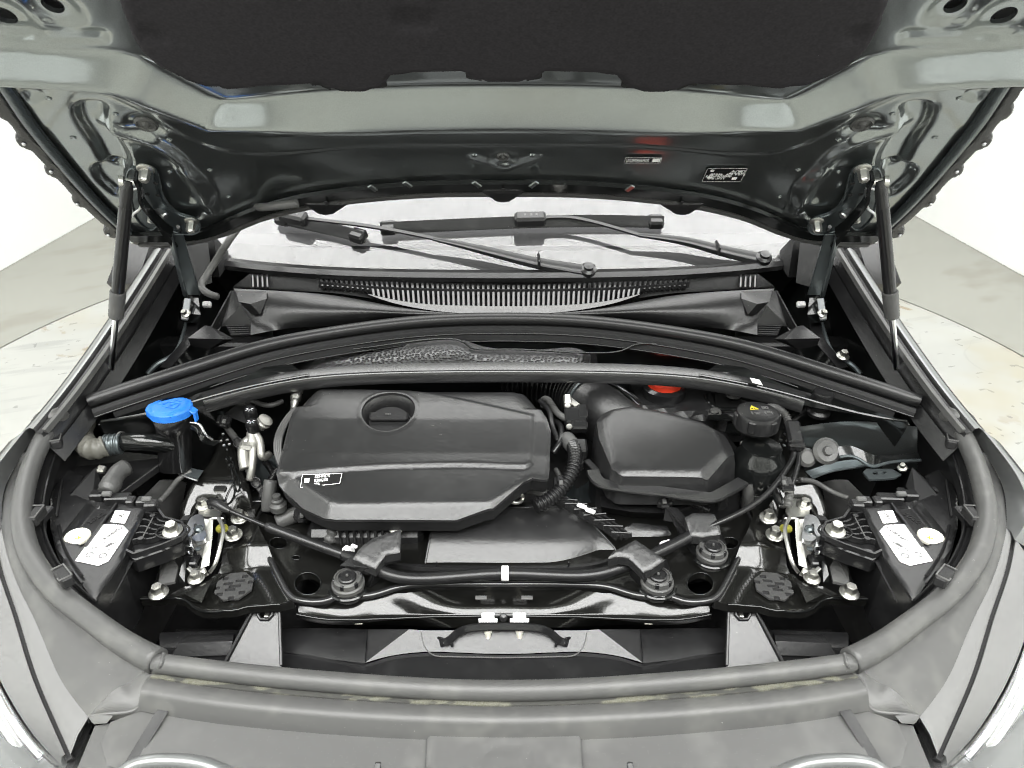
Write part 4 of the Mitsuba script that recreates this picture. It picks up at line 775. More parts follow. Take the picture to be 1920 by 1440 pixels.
k, c, x, y, n, g = tag_on('engine_cover__sticker', up_at(561, 907), up_at(638, 904), up_at(644, 886), up_at(566, 887), 'black_label', 'black sticker with white code lines on the engine cover')
w, h = g.bounds[2] - g.bounds[0], g.bounds[3] - g.bounds[1]
C(k + '_print', cat(text('S234P873', h * .19, c + x * w * .02 + y * h * .26, n, x, .0003, True, True, w * .36), text('B38A15B', h * .19, c + x * w * .0 - y * h * .02, n, x, .0003, True, True, w * .32), text('00A', h * .19, c - x * w * .09 - y * h * .30, n, x, .0003, True, True, w * .14),
  rbox((w * .12, h * .34, .0003), .0001, c - x * w * .34, n, x), rbox((w * .02, h * .4, .0003), .0001, c + x * w * .46, n, x), extr(g.buffer(-.0006).difference(g.buffer(-.0014)), .0003, c, n, x)), 'white_ink', None, False)
# ---------------------------------------------------------------- air filter housing
FP = (.928, .98, .22, 0); fz = zp(FP); FPl = (.911, .98, .22, 0)
Fa = [(1133, 784), (1148, 768), (1186, 762), (1250, 774), (1315, 791), (1343, 806), (1358, 838), (1358, 848), (1314, 886), (1166, 884), (1150, 868), (1134, 806)]
Fo = [(1118, 796), (1140, 762), (1186, 757), (1252, 768), (1322, 786), (1352, 802), (1372, 836), (1378, 852), (1325, 909), (1165, 902), (1146, 893), (1122, 830)]
FA, FO = rnd(Polygon([atp(u, v, FP)[:2] for u, v in Fa]), .006), rnd(Polygon([atp(u, v, FPl)[:2] for u, v in Fo]), .008)
FO = FO.union(FA.buffer(.004))
def fl_h(x, y):
    ia = shapely.contains_xy(FA, x, y); d = edge_dist(FA, x, y); return fz(x, y) - .85 * np.where(ia, 0, d) - .002 * np.where(ia, np.clip(1 - d / .006, 0, 1) ** 2, 1) + .003 * np.exp(-((x - .22) ** 2 + (y - .98) ** 2) / .01)
C('air_filter_box', sheet(FO, fl_h, .0045, .004), 'black_plastic', 'big black plastic air filter box with a sloping lid', 28)
e = np.array(FO.exterior.segmentize(.008).coords); ez_ = fl_h(e[:, 0], e[:, 1]); ctr = e.mean(0)
def outw(k): d = e - ctr; return ctr + d * (1 + k)
C('air_filter_box__lid_wall', loft([np.c_[outw(.055), np.full(len(e), .855)][:-1], np.c_[outw(.03), ez_ - .016][:-1], np.c_[e, ez_ - .003][:-1]], (False, False)), 'black_plastic', None, 30)
rim = [atz([(u, v, .884 - k) for u, v in ((1108, 884), (1114, 898), (1124, 907), (1140, 912), (1200, 919), (1270, 928), (1325, 935), (1340, 935), (1356, 928), (1376, 917), (1396, 905))]) for k in (0, .009, .018)]
for i, q in enumerate(rim): C('air_filter_box__rim_rail', sweep([(-.012, -.003), (.006, -.003), (.007, 0), (.006, .003), (-.012, .003)], spl(q, 40)), 'shiny_black' if i < 2 else 'satin_plastic', None, 20)
FB = Polygon([at(u, v, .84)[:2] for u, v in ((1106, 880), (1118, 918), (1340, 950), (1400, 920), (1392, 868), (1340, 800), (1150, 770))])
C('air_filter_box__base', pillow(FB, .858, .004, .10, .012), 'satin_plastic', None, 25)
C('air_filter_box__side_clip', hull(atz([(1346, 928, .866), (1366, 922, .866), (1364, 952, .842), (1346, 958, .842), (1356, 930, .87)])), 'satin_plastic')
C('air_filter_box__side_clip', hull(atz([(1356, 924, .872), (1390, 908, .872), (1394, 914, .862), (1360, 932, .862)])), 'satin_plastic')
C('air_filter_box__hinge_lug', bar(at(1098, 868, .87), at(1122, 892, .868), .012, .014), 'satin_plastic')
# neck, hose, sensor
C('air_filter_box__outlet_neck', tube(spl([at(1188, 822, .885), at(1160, 802, .890), at(1128, 774, .892), at(1096, 748, .895)], 20), np.linspace(.050, .043, 20), 28), 'black_plastic', None, True)
hp_ = spl([at(1098, 750, .895), at(1072, 736, .896), at(1036, 724, .898), at(990, 714, .90), at(950, 708, .90)], 40)
C('intake_hose', ribbed(hp_, np.linspace(.043, .034, 40), .0095, .10, 30), 'gloss_plastic', 'black corrugated rubber intake hose behind the air filter box', True)
C('intake_hose__band_clip', tube(spl([at(1103, 753, .895), at(1097, 749, .895)], 6), .0455, 30), 'dark_steel', None, 40)
C('intake_hose__clip_screw', cat(bar(at(1062, 748, .93), at(1082, 764, .925), .012, .010), rbox((.012, .02, .014), .002, at(1064, 752, .935), (0, -.3, 1))), 'zinc')
C('airflow_sensor', cat(rbox((.034, .030, .018), .003, at(1078, 782, .92), (0, -.4, .9)), rbox((.026, .016, .016), .003, at(1086, 800, .915), (0, -.4, .9)), rbox((.016, .026, .014), .002, at(1092, 774, .925), (0, -.4, .9))), 'gloss_plastic', 'small black airflow sensor with two bright screws')
for u, v in ((1064, 762), (1067, 801)): C('airflow_sensor__screw', lathe([(.0004, 0), (.0052, 0), (.0045, .003), (.0004, .0034)], at(u, v, .932), (0, -.4, .9), 14), 'zinc')
C('sensor_lead', tube(spl([at(1078, 790, .915), at(1056, 782, .92), at(1038, 764, .915), at(1024, 748, .91), at(1018, 752, .90), at(1020, 764, .89)], 30), .0055, 10), 'rubber', 'black rubber covered lead running to the airflow sensor', True)
C('vent_pipe', tube(spl([at(1034, 788, .90), at(1048, 795, .905), at(1053, 815, .905), at(1048, 832, .90), at(1036, 850, .89)], 30), .0048, 12), 'satin_plastic', 'thin black vent pipe looping beside the engine cover', True)
cd = spl([at(1072, 832, .90), at(1078, 850, .90), at(1074, 880, .89), at(1056, 912, .875), at(1030, 936, .865), at(1004, 950, .86)], 50)
C('wiring_conduit', ribbed(cd, .0098, .0058, .13, 14), 'gloss_plastic', 'black corrugated wiring conduit curving between the engine cover and the air filter box', True)
C('wiring_conduit__collar', tube(spl([at(1060, 820, .90), at(1074, 836, .90)], 6), [.010, .0125, .0125, .012, .0125, .012], 16), 'grey_trim')
C('wiring_conduit__connector', cat(rbox((.020, .026, .024), .003, at(1088, 842, .895), (0, -.3, .95)), rbox((.012, .02, .02), .002, at(1086, 866, .88), (0, -.3, .95))), 'satin_plastic')
# ---------------------------------------------------------------- reservoirs
tp = at(1424, 800, .91)
C('coolant_tank', lathe([(.0005, -.10), (.036, -.098), (.041, -.09), (.041, -.07), (.038, -.064), (.041, -.058), (.042, -.030), (.036, -.014), (.031, -.008), (.029, .002), (.0005, .002)], at(1428, 838, .905), (0, 0, 1), 32), 'gloss_paint', 'glossy black coolant expansion tank with a black screw cap', 40)
ct = at(1422, 770, .955)
capm = lathe([(.0005, -.030), (.030, -.030), (.0335, -.026), (.0335, -.008), (.031, -.002), (.027, .0), (.0005, .0005)], ct, (0, 0, 1), 40)
C('coolant_tank__cap', capm, 'satin_plastic', 'black coolant cap with a yellow warning triangle')
for a in np.arange(6) / 6 * 2 * np.pi: C('coolant_tank__cap_grip', bar(ct + [.0325 * np.cos(a), .0325 * np.sin(a), -.004], ct + [.0325 * np.cos(a), .0325 * np.sin(a), -.024], .012, .005, (np.cos(a), np.sin(a), 0), .002), 'satin_plastic')
C('coolant_tank__cap_triangle', extr(sc(tri, .014), .0003, ct + [-.006, .008, .0008], (0, 0, 1), (1, .1, 0)), 'yellow_ink', None, False)
C('coolant_tank__cap_print', cat(place(extr(frame_line(.010, .008, .0015), .0003), ct + [.012, .008, .0008], (0, 0, 1), (1, .1, 0)), rbox((.004, .003, .0003), .0001, ct + [.012, .008, .0008]),
  *[rbox((w_, h_, .0003), .0001, ct + [x_, y_, .0008]) for x_, y_, w_, h_ in ((-.012, -.008, .002, .008), (-.004, -.008, .009, .002), (-.004, -.011, .006, .002), (.008, -.008, .002, .008), (.014, -.008, .006, .002), (.014, -.005, .006, .0015), (.018, -.008, .0015, .008))]), 'grey_ink', None, False)
C('coolant_tank__spout', cat(rbox((.014, .004, .006), .001, at(1431, 798, .925), (0, -.6, .8))), 'cream_plastic')
C('coolant_tank__hose', cat(tube(spl([at(1400, 908, .86), at(1404, 880, .865), at(1402, 930, .84), at(1400, 950, .82)][::2] + [at(1398, 960, .80)], 10), .009, 12)), 'rubber')
C('coolant_tank__hose', cat(ribbed(spl([at(1440, 765, .94), at(1462, 768, .93), at(1474, 780, .92), at(1478, 800, .91)], 20), .006, .004, .12, 10)), 'rubber')
bp = at(1246, 722, .925)
C('brake_fluid_reservoir', pillow(rnd(Polygon([at(u, v, .905)[:2] for u, v in ((1180, 700), (1340, 700), (1345, 770), (1320, 780), (1190, 760))]), .01), .905, .01, .06, .01), 'satin_plastic', 'dark brake fluid reservoir under the cross beam', 30)
C('brake_fluid_reservoir__neck', lathe([(.0005, -.02), (.034, -.02), (.036, -.008), (.036, .0), (.030, .004), (.0005, .004)], bp - [0, 0, .004], n=32), 'gloss_plastic')
C('brake_fluid_reservoir__cap', lathe([(.0005, -.002), (.028, -.002), (.0285, .008), (.026, .012), (.022, .012), (.020, .010), (.0005, .0105)], bp, n=36), 'red_plastic', 'round red brake fluid cap half hidden by the cross beam')
C('brake_fluid_reservoir__cap_lug', rbox((.016, .006, .006), .001, bp + [.034, -.004, .004]), 'red_plastic')
C('bay_cover', pillow(rnd(Polygon([at(u, v, .895)[:2] for u, v in ((1300, 712), (1470, 735), (1480, 775), (1370, 775), (1330, 765))]), .008), .895, .006, .05, .01), 'black_plastic', 'flat black plastic cover behind the coolant tank', 30)
C('bay_cover__edge_tube', tube(spl([at(1322, 742, .903), at(1330, 758, .902), at(1346, 766, .90), at(1400, 766, .90), at(1440, 764, .90)], 24), .004, 10), 'gloss_paint')
for u, v in ((1375, 742), (1338, 774)): C('bay_cover__grommet', lathe([(.0004, 0), (.013, 0), (.012, .003), (.007, .002), (.006, .006), (.0004, .006)], at(u, v, .90), n=20), 'rubber')
for z0 in (.885, .86): C('bay_cover__bracket', sweep([(-.012, -.002), (.012, -.002), (.012, .002), (-.012, .002)], spl([at(1330, 778, z0 + .015), at(1352, 780, z0 + .015), at(1376, 788, z0), at(1374, 812, z0)], 16)), 'gloss_paint')
C('wing_bush', lathe([(.0005, -.024), (.018, -.024), (.019, -.018), (.015, -.014), (.016, .014), (.014, .018), (.0005, .018)], at(1540, 752, .945), (0, -.1, 1), 24), 'satin_plastic', 'black rubber bush hanging below the right end of the bonnet seal')
# ---------------------------------------------------------------- front air scoop, its brackets, the release cable
sc_px = [(796, 1061), (806, 1010), (812, 985), (840, 972), (876, 962), (948, 951), (1032, 949), (1060, 952), (1088, 958), (1110, 972), (1132, 988), (1152, 1004), (1160, 1016), (1146, 1032), (1124, 1048), (1100, 1061)]
sy0 = at(945, 1061, .803)[1]
def scoop_z(y): t = y - sy0; return .803 + np.where(t < .022, .80 * t, .0176 + .80 * .018 * (1 - np.exp(-(t - .022) / .018)))
SC = rnd(Polygon([aton(u, v, lambda x, y: scoop_z(y))[:2] for u, v in sc_px]), .004)
def scoop_h(x, y): return scoop_z(y) - .030 * np.clip((x - .055) / .08, 0, 1) ** 2 * np.clip(1 - (y - sy0) / .09, 0, 1) + .0008 * (meshkit.noise(np.stack([x * 16, y * 16, 0 * x], -1)) - .5)
C('air_scoop', sheet(SC, scoop_h, .005, .006), 'black_plastic', 'broad black plastic air scoop behind the radiator support', 50)
sce = np.array(SC.exterior.segmentize(.004).coords)
C('air_scoop__edge', tube(np.c_[sce, scoop_h(sce[:, 0], sce[:, 1]) - .0015], .0022, 8), 'satin_plastic', None, True)
C('air_scoop__wing', loft([atz([(752, 1040, .79), (800, 1057, .79), (813, 985, .80), (754, 993, .80)]), atz([(752, 1040, .796), (800, 1057, .796), (813, 985, .808), (754, 993, .808)])]), 'deep_black', None, 30)
C('air_scoop__wing_rib', bar(at(752, 1030, .80), at(800, 1028, .80), .003, .010), 'satin_plastic')
C('air_scoop__front_lip', sweep([(-.002, -.006), (.002, -.006), (.0025, .003), (-.0025, .003)], spl([at(u, v, .812) for u, v in ((706, 1052), (730, 1058), (800, 1064), (945, 1066), (1080, 1064), (1130, 1056), (1160, 1042))], 50)), 'satin_plastic', None, 30)
for u in (819, 1066): C('air_scoop__peg', lathe([(.0003, 0), (.0014, 0), (.0012, .008), (.0003, .009)], at(u, 1062, .815), n=10), 'gloss_plastic')
oy = at(1190, 1030, .795)[1]; oz = lambda x, y: .795 + .75 * (y - oy)
C('air_scoop__outlet', pillow(rnd(Polygon([aton(u, v, oz)[:2] for u, v in ((1168, 984), (1184, 976), (1252, 980), (1264, 1004), (1200, 1022), (1150, 1032), (1146, 1012))]), .004), oz, .006, .03, .006), 'black_plastic', None, 40)
C('air_scoop__rear_wall', loft([atz([(1130, 962, .80), (1186, 972, .80), (1248, 974, .80), (1300, 960, .80), (1290, 940, .80), (1130, 940, .80)]), atz([(1126, 950, .84), (1186, 960, .84), (1248, 962, .84), (1300, 948, .84), (1290, 930, .84), (1126, 930, .84)])]), 'satin_plastic', None, 25)
# ladder of thin fins along its right edge
la = spl([at(1024, 928, .856), at(1062, 944, .852), (at(1100, 966, .848)), at(1136, 986, .842), at(1160, 1006, .835)], 40); lb = spl([at(1046, 932, .858), at(1080, 942, .856), at(1116, 958, .852), at(1150, 980, .846), at(1180, 1004, .838)], 40)
for c_ in (la, lb, (la + lb) / 2): C('air_scoop__fin_rail', sweep([(-.0014, -.010), (.0014, -.010), (.0014, .002), (-.0014, .002)], c_), 'satin_plastic', None, 30)
for i in range(2, 39, 5): C('air_scoop__cross_fin', bar(la[i] + (la[i] - lb[i]) * .45, lb[min(i + 2, 39)] + (lb[i] - la[i]) * .25, .0022, .010), 'satin_plastic')
for u, v in ((1091, 949), (1107, 958)): C('air_scoop__pale_clip', rbox((.014, .007, .004), .001, at(u, v, .862), (0, 0, 1), (.8, -.5, 0)), 'white_paper')
# saddle brackets over the cable, with round mounts
def saddle(nm, lab, pts_top, legs, mount, mlab):
    ym = at(*max(pts_top, key=lambda q: q[1]), .848)[1]; zs = lambda x, y: .848 + .55 * (y - ym)
    C(nm, pillow(rnd(Polygon([aton(u, v, zs)[:2] for u, v in pts_top]), .0015), zs, .002, .012, .004), 'black_plastic', lab, 40)
    for pth in legs: C(nm + '__wall', loft([np.array([at(*p) for p in pth]) - [.0015, 0, 0], np.array([at(*p) for p in pth]) + [.0015, 0, 0]]), 'satin_plastic', None, 30)
    p = at(*mount); prof = lambda *a: lathe([(r * .82, z * .85) for r, z in a], p, (0, -.06, 1), 36)
    k = C(nm + '__mount', prof((.0005, -.030), (.023, -.030), (.024, -.012), (.0265, -.010), (.0265, -.004), (.024, -.002), (.0225, .006), (.019, .008), (.0185, .005), (.0005, .005)), 'rubber')[5:]
    C(nm + '__mount_cap', prof((.0005, .004), (.0145, .004), (.0145, .0085), (.0125, .010), (.0115, .0085), (.004, .0085), (.003, .0105), (.0005, .0105)), 'satin_plastic')
    for a in np.arange(6) / 6 * 2 * np.pi + .3: C(nm + '__mount_notch', rbox((.005, .003, .008), .0006, p + [.0182 * np.cos(a), .0182 * np.sin(a), .0025], (0, 0, 1), (-np.sin(a), np.cos(a), 0)), 'gloss_plastic')
    C(nm + '__mount_nub', lathe([(.0003, .0088), (.0020, .0088), (.0014, .0108), (.0003, .011)], p, (0, -.06, 1), 10), 'grey_trim')
    C(nm + '__mount_seat', tube(np.array([p + [.024 * np.cos(a), .024 * np.sin(a) * .95, -.014] for a in np.linspace(-2.9, -.2, 24)]), .003, 8), 'gloss_paint')
saddle('scoop_bracket', 'black plastic bracket bridging the cable left of the air scoop', [(660, 1046), (676, 1024), (698, 1008), (752, 990), (750, 1034), (722, 1040), (704, 1066)],
       [((706, 1064, .846), (722, 1040, .846), (750, 1034, .846), (750, 1052, .82), (726, 1054, .82), (712, 1086, .81), (690, 1108, .80), (684, 1102, .80)), ((640, 1060, .84), (662, 1042, .847), (704, 1066, .847), (690, 1078, .83), (660, 1062, .83), (636, 1080, .81))], (652, 1088, .828), '')
saddle('scoop_bracket', 'black plastic bracket bridging the cable right of the air scoop', [(1136, 1048), (1150, 1032), (1166, 1024), (1192, 1010), (1248, 1048), (1222, 1066), (1206, 1072), (1180, 1046), (1160, 1042)],
       [((1180, 1046, .846), (1206, 1074, .846), (1222, 1112, .81), (1208, 1108, .80), (1184, 1080, .81), (1176, 1060, .82)), ((1206, 1074, .846), (1248, 1048, .846), (1258, 1078, .81), (1252, 1096, .80), (1246, 1070, .82), (1218, 1084, .82))], (1233, 1085, .828), '')
saddle('scoop_bracket', 'black plastic bracket at the rear right of the air scoop', [(1284, 968), (1300, 960), (1340, 962), (1350, 985), (1352, 1000), (1318, 1006), (1296, 1004)],
       [((1250, 950, .86), (1268, 952, .856), (1286, 972, .85), (1304, 1012, .84), (1316, 1040, .81), (1304, 1048, .80), (1284, 1020, .81), (1272, 980, .83), (1246, 976, .83)), ((1352, 1000, .846), (1304, 1006, .846), (1318, 1024, .82), (1360, 1020, .82))], (1336, 1030, .832), '')
cab = [at(*k) for k in ((418, 952, .868), (450, 966, .862), (500, 987, .852))]
C('release_cable', tube(spl(cab, 20), .0032, 10), 'satin_plastic', 'black bonnet release cable looping across the radiator support', True)
C('release_cable__end_fitting', cat(tube(spl([at(396, 944, .87), at(410, 946, .872), at(422, 954, .868), at(432, 958, .866)], 8), [.005, .0075, .0065, .004], 12), lathe([(.0004, -.005), (.007, -.005), (.007, .005), (.0004, .005)], at(398, 944, .868), n=16)), 'satin_plastic')
C('release_cable__sleeve', tube(spl([at(*k) for k in ((498, 986, .852), (540, 1002, .846), (600, 1024, .838), (645, 1040, .832))], 24), np.r_[.005, np.full(22, .0070), .0065], 12), 'satin_plastic', None, True)
C('release_cable__sleeve', tube(spl([at(*k) for k in ((645, 1041, .832), (690, 1058, .834), (716, 1072, .832), (760, 1084, .830), (850, 1082, .830), (945, 1076, .830), (1040, 1079, .830), (1110, 1078, .830), (1165, 1064, .832), (1210, 1046, .834), (1262, 1022, .838), (1300, 1002, .842))], 90), .0082, 14), 'satin_plastic', None, True)
C('release_cable', tube(spl([at(*k) for k in ((1300, 1000, .842), (1352, 978, .858), (1400, 954, .866), (1446, 918, .874), (1474, 880, .882), (1488, 852, .89), (1490, 834, .90))], 50), .0042, 10), 'satin_plastic', 'black cable rising from the bracket to the cable splitter', True)
C('release_cable', tube(spl([at(*k) for k in ((1478, 946, .85), (1482, 920, .865), (1494, 880, .882), (1498, 852, .89), (1496, 834, .90))], 30), .0036, 10), 'satin_plastic', 'short black cable from the cable splitter down to the right latch', True)
C('release_cable__grommet', tube(spl([at(1476, 950, .846), at(1482, 918, .866)], 8), [.006, .0075, .006, .0075, .006, .0072, .006, .0045], 12), 'rubber')
C('cable_splitter', bar(at(1484, 790, .925), at(1493, 834, .905), .024, .014, (0, -.5, .9), .004), 'satin_plastic', 'flat black cable splitter box beside the coolant tank')
C('cable_splitter__end', bar(at(1492, 832, .906), at(1494, 842, .902), .026, .016, (0, -.5, .9), .003), 'gloss_plastic')
for u, v in ((652, 1036), (664, 1024), (947, 1077), (947, 1064), (1252, 1025), (1243, 1018)):
    big = v in (1036, 1077, 1025)
    p = at(u, v, .8325 if big else .822); dr_ = at(u + 12, v + (5 if u < 800 else (0 if u < 1000 else -6)), .8325) - at(u, v, .8325)
    if big: C('release_cable__white_clip', tube([p - unit(dr_) * .005, p + unit(dr_) * .005], .0088, 16), 'white_paper')
    else: C('release_cable__white_clip', rbox((.010, .005, .004), .001, p, (0, 0, 1), dr_), 'white_paper')
# ---------------------------------------------------------------- things at the left of the bay
bc = at(320, 764, .975)
a_ = np.linspace(0, 2 * np.pi, 40, endpoint=False); capg = Polygon(np.c_[.031 * np.cos(a_), .029 * np.sin(a_)]).union(Polygon([(-.022, -.020), (-.034, -.008), (-.035, .004), (-.023, .020)])).buffer(.004).buffer(-.004)
C('washer_filler', tube([at(330, 880, .86), at(326, 800, .925), bc - [0, 0, .012]], [.024, .026, .028], 26), 'gloss_plastic', 'black washer fluid filler neck with a blue flip cap', True)
cf = (bc, (1, 0, 0), (0, 1, 0), (0, 0, 1))
C('washer_filler__cap', pillow(capg, lambda x, y: .004 - .003 * sq(np.abs(np.hypot(x, y) - .026), .003), .004, .010, .003, cf), 'blue_plastic', 'bright blue washer fluid cap with embossed windscreen symbol', 40)
C('washer_filler__cap_hinge', cat(bar(bc + [.027, .0, -.001], bc + [.037, -.004, -.006], .012, .004), bar(bc + [.036, -.004, -.004], bc + [.036, -.004, -.020], .010, .004, (1, 0, 0))), 'blue_plastic')
C('washer_filler__cap_symbol', cat(*[bar(bc + [x0, y0, .0045], bc + [x1, y1, .0045], .0014, .0016) for x0, y0, x1, y1 in ((-.012, -.002, .010, -.010), (-.012, -.002, -.006, .010), (-.006, .010, .014, .004), (.014, .004, .010, -.010), (-.004, -.008, .008, .006), (.004, -.010, -.004, .008), (-.020, .004, -.012, .002), (-.018, .009, -.011, .005), (.0, .012, .006, .016), (.008, .010, .014, .014))]), 'blue_plastic')
C('washer_pipe', tube(spl([at(330, 836, .90), at(290, 830, .915), at(228, 828, .915)], 16), .0135, 20), 'gloss_paint', 'glossy black washer pipe running left from the filler neck', True)
C('washer_pipe__collar', ribbed([at(228, 832, .915), at(198, 834, .915)], .0155, .007, .05, 22), 'dark_steel')
C('washer_pipe__collar_ring', tube([at(229, 829, .915), at(225, 829, .915)], .0165, 22), 'grey_trim')
C('washer_hose', ribbed(spl([at(198, 836, .915), at(178, 842, .913), at(160, 832, .91), at(152, 812, .91), at(160, 792, .90), at(166, 780, .88)], 30), .0155, .009, .06, 22), 'milky_hose', 'milky translucent ribbed washer hose', True)
# inner rail and brackets
def rail_z(x, y): return np.minimum(.81 + .8 * (y - .886), .853 + .15 * (y - .94))
RL = rnd(Polygon([aton(u, v, rail_z)[:2] for u, v in ((326, 985), (336, 942), (350, 912), (370, 888), (388, 862), (398, 840), (410, 800), (436, 796), (450, 850), (460, 880), (474, 936), (448, 940), (430, 975), (400, 938), (372, 938), (350, 985))]), .006)
both('front_rail', pillow(RL, rail_z, .012, .05, .006), 'gloss_panel', 'glossy black front rail rising from the left side plate', 50, 'glossy black front rail rising from the right side plate')
both('front_rail{}__slot_rim', tube(spl([at(424, 856, .872), at(430, 862, .872), (at(436, 866, .872)), at(440, 880, .868), at(450, 912, .862), at(446, 922, .86), at(438, 900, .865), at(432, 872, .87)], 40), .0016, 8), 'gloss_paint')
both('front_rail{}__slot_rim', tube(spl([at(436, 910, .866), at(430, 920, .864), at(424, 946, .858), at(430, 944, .858), at(440, 918, .864), at(436, 910, .866)], 30), .0016, 8), 'gloss_paint')
for u, v in ((418, 815), (426, 826), (430, 834), (414, 828), (420, 836)): both('front_rail{}__clip_hole', bar(at(u - 3, v, .882), at(u + 3, v - 2, .882), .003, .004), 'steel')
both('front_rail{}__clip', rbox((.018, .010, .008), .002, at(413, 917, .872), (0, -.3, .95)), 'gloss_plastic')
both('front_rail{}__window', extr(poly([(344, 968), (358, 966), (352, 976), (338, 976)], .855), .003, (0, 0, .853)), 'deep_black')
C('rail_bracket', strips([[at(314, 866, .86), at(336, 868, .862), at(362, 878, .862), at(382, 882, .865)], [at(306, 878, .858), at(330, 884, .86), at(352, 894, .86), at(370, 900, .86)]], 24), 'dark_steel', 'short steel bracket between the left inner wing and the rail')
C('rail_bracket__edge', tube(spl([at(306, 879, .859), at(330, 885, .861), at(352, 895, .861), at(370, 901, .861)], 20), .002, 8), 'steel')
C('mount_arm', strips([[at(360, 792, .95), at(374, 796, .945), at(384, 812, .935), at(398, 824, .92), at(414, 826, .91)], [at(356, 804, .945), at(368, 810, .94), at(378, 828, .925), at(392, 834, .915), at(402, 836, .91)]], 24), 'gloss_paint', 'black mounting arm from the washer filler to the rail')
C('mount_arm__fold', tube(spl([at(356, 792, .952), at(374, 796, .948), at(384, 812, .938), at(398, 824, .922)], 20), .002, 8), 'steel')
C('wheel_arch_liner', loft([atz([(110, 880, .82), (240, 930, .80), (330, 858, .80), (240, 855, .82), (150, 855, .84)]), atz([(112, 878, .86), (228, 926, .85), (324, 856, .865), (240, 848, .875), (150, 850, .88)])]), 'satin_plastic', 'dark plastic liner plate under the washer hose', 25)
C('wheel_arch_liner__fold', bar(at(228, 928, .854), at(325, 857, .868), .004, .012), 'black_plastic')
C('drain_elbow', tube(spl([at(236, 876, .885), at(222, 886, .885), at(208, 908, .88), at(198, 924, .875)], 14), [.013] * 8 + [.0145] * 4 + [.012] * 2, 18), 'rubber', 'stubby dark rubber elbow above the left headlamp unit', True)
C('drain_elbow__clip', rbox((.012, .012, .008), .002, at(190, 880, .89), (.3, -.3, .9)), 'zinc')
# right: steel brackets of the inner wing
C('wing_bracket', strips([[at(1510, 884, .855), at(1560, 868, .86), at(1600, 862, .865), at(1640, 866, .865)], [at(1522, 896, .85), at(1562, 882, .855), at(1600, 876, .86), at(1640, 870, .862)]], 24), 'dark_steel', 'bright edged steel bracket across the right inner wing', 40)
C('wing_bracket__edge', tube(spl([at(1522, 897, .851), at(1562, 883, .856), at(1600, 877, .861), at(1640, 871, .863)], 20), .002, 8), 'dark_steel')
C('wing_bracket', strips([[at(1570, 838, .90), at(1596, 836, .90), at(1630, 850, .895), at(1660, 854, .89), at(1722, 848, .89)], [at(1574, 856, .89), at(1602, 856, .89), at(1632, 872, .88), at(1660, 868, .88), at(1726, 862, .88)]], 40), 'gloss_paint', 'folded dark steel bracket reaching the right headlamp unit', 40)
C('wing_bracket_001__edge', tube(spl([at(1574, 857, .891), at(1602, 857, .891), at(1632, 873, .881), at(1660, 869, .881), at(1726, 863, .881)], 30), .0026, 8), 'dark_steel')
C('wing_bracket_001__tab', extr(poly([(1618, 886), (1624, 880), (1672, 880), (1690, 890), (1680, 896), (1672, 898), (1630, 900)], .875).difference(hole(1641, 888, 5, 3, .875)).difference(hole(1658, 887, 4, 2, .875)), .003, (0, 0, .873)), 'dark_steel')
C('wing_bracket_001__tab_screw', bolt(at(1692, 878, .885), (-.3, -.3, .9), .014, .010), 'zinc')
C('wing_wall', strips([[at(1500, 800, .93), at(1600, 790, .93), at(1720, 800, .93)], [at(1500, 850, .87), at(1600, 850, .87), at(1720, 850, .88)], [at(1510, 890, .82), at(1600, 880, .82), at(1720, 880, .84)]], 20), 'bonnet_paint', 'painted inner wing wall behind the right steel brackets', 60)
C('wing_wall__grommet', lathe([(.0004, -.004), (.020, -.004), (.021, .002), (.016, .006), (.008, .005), (.006, .010), (.0004, .010)], at(1549, 846, .892), (0, -.8, .6), 24), 'rubber')
C('wing_wall__grommet', lathe([(.0004, -.004), (.014, -.004), (.015, .002), (.010, .006), (.0004, .006)], at(1512, 858, .88), (0, -.8, .6), 20), 'rubber')
both('wheel_arch', strips([[at(300, 900, .84), at(330, 900, .83), at(350, 905, .82)], [at(270, 930, .83), at(310, 935, .80), at(345, 930, .78)], [at(250, 965, .80), at(310, 975, .76), at(340, 980, .72)]], 24), 'grey_trim', 'smooth dark wheel arch behind the left headlamp unit', 60, 'smooth dark wheel arch behind the right headlamp unit')
# air conditioning ports
def port(u, v, z, lab):
    p = at(u, v, z); k = C('service_port', lathe([(.0004, -.010), (.0095, -.010), (.0105, .004), (.0085, .0085), (.0004, .009)], p, (0, -.2, 1), 18), 'gloss_plastic', lab)[5:]
    for i in range(8):
        a = i * np.pi / 4; C(k + '__cap_rib', bar(p + [.002 * np.cos(a), .002 * np.sin(a), .0088], p + [.008 * np.cos(a), .008 * np.sin(a), .0078], .0016, .0014), 'steel')
port(470, 775, .93, 'ribbed black cap of the rear air conditioning port'); port(473, 798, .925, 'ribbed black cap of the front air conditioning port')
C('coolant_pipe', tube(spl([at(474, 812, .91), at(474, 840, .895), at(472, 880, .87), at(468, 900, .855)], 20), [.010] * 6 + [.006] * 14, 14), 'cast_alloy', 'bright alloy air conditioning pipe below the service ports', True)
C('coolant_pipe__branch', tube(spl([at(476, 822, .905), at(462, 830, .90), at(456, 848, .89), at(460, 880, .87)], 20), .0085, 12), 'cast_alloy', None, True)
C('coolant_pipe__branch', tube(spl([at(480, 815, .91), at(488, 832, .90), at(492, 856, .885), at(505, 852, .88)], 20), .0062, 12), 'cast_alloy', None, True)
C('coolant_pipe__block', rbox((.022, .020, .020), .004, at(464, 838, .895), (.2, -.3, .9)), 'cast_alloy')
C('coolant_pipe__fitting', tube(spl([at(500, 785, .93), at(488, 800, .915)], 10), [.006, .0115, .0115, .009, .0115, .0115, .009, .009, .008, .008], 18), 'cast_alloy')
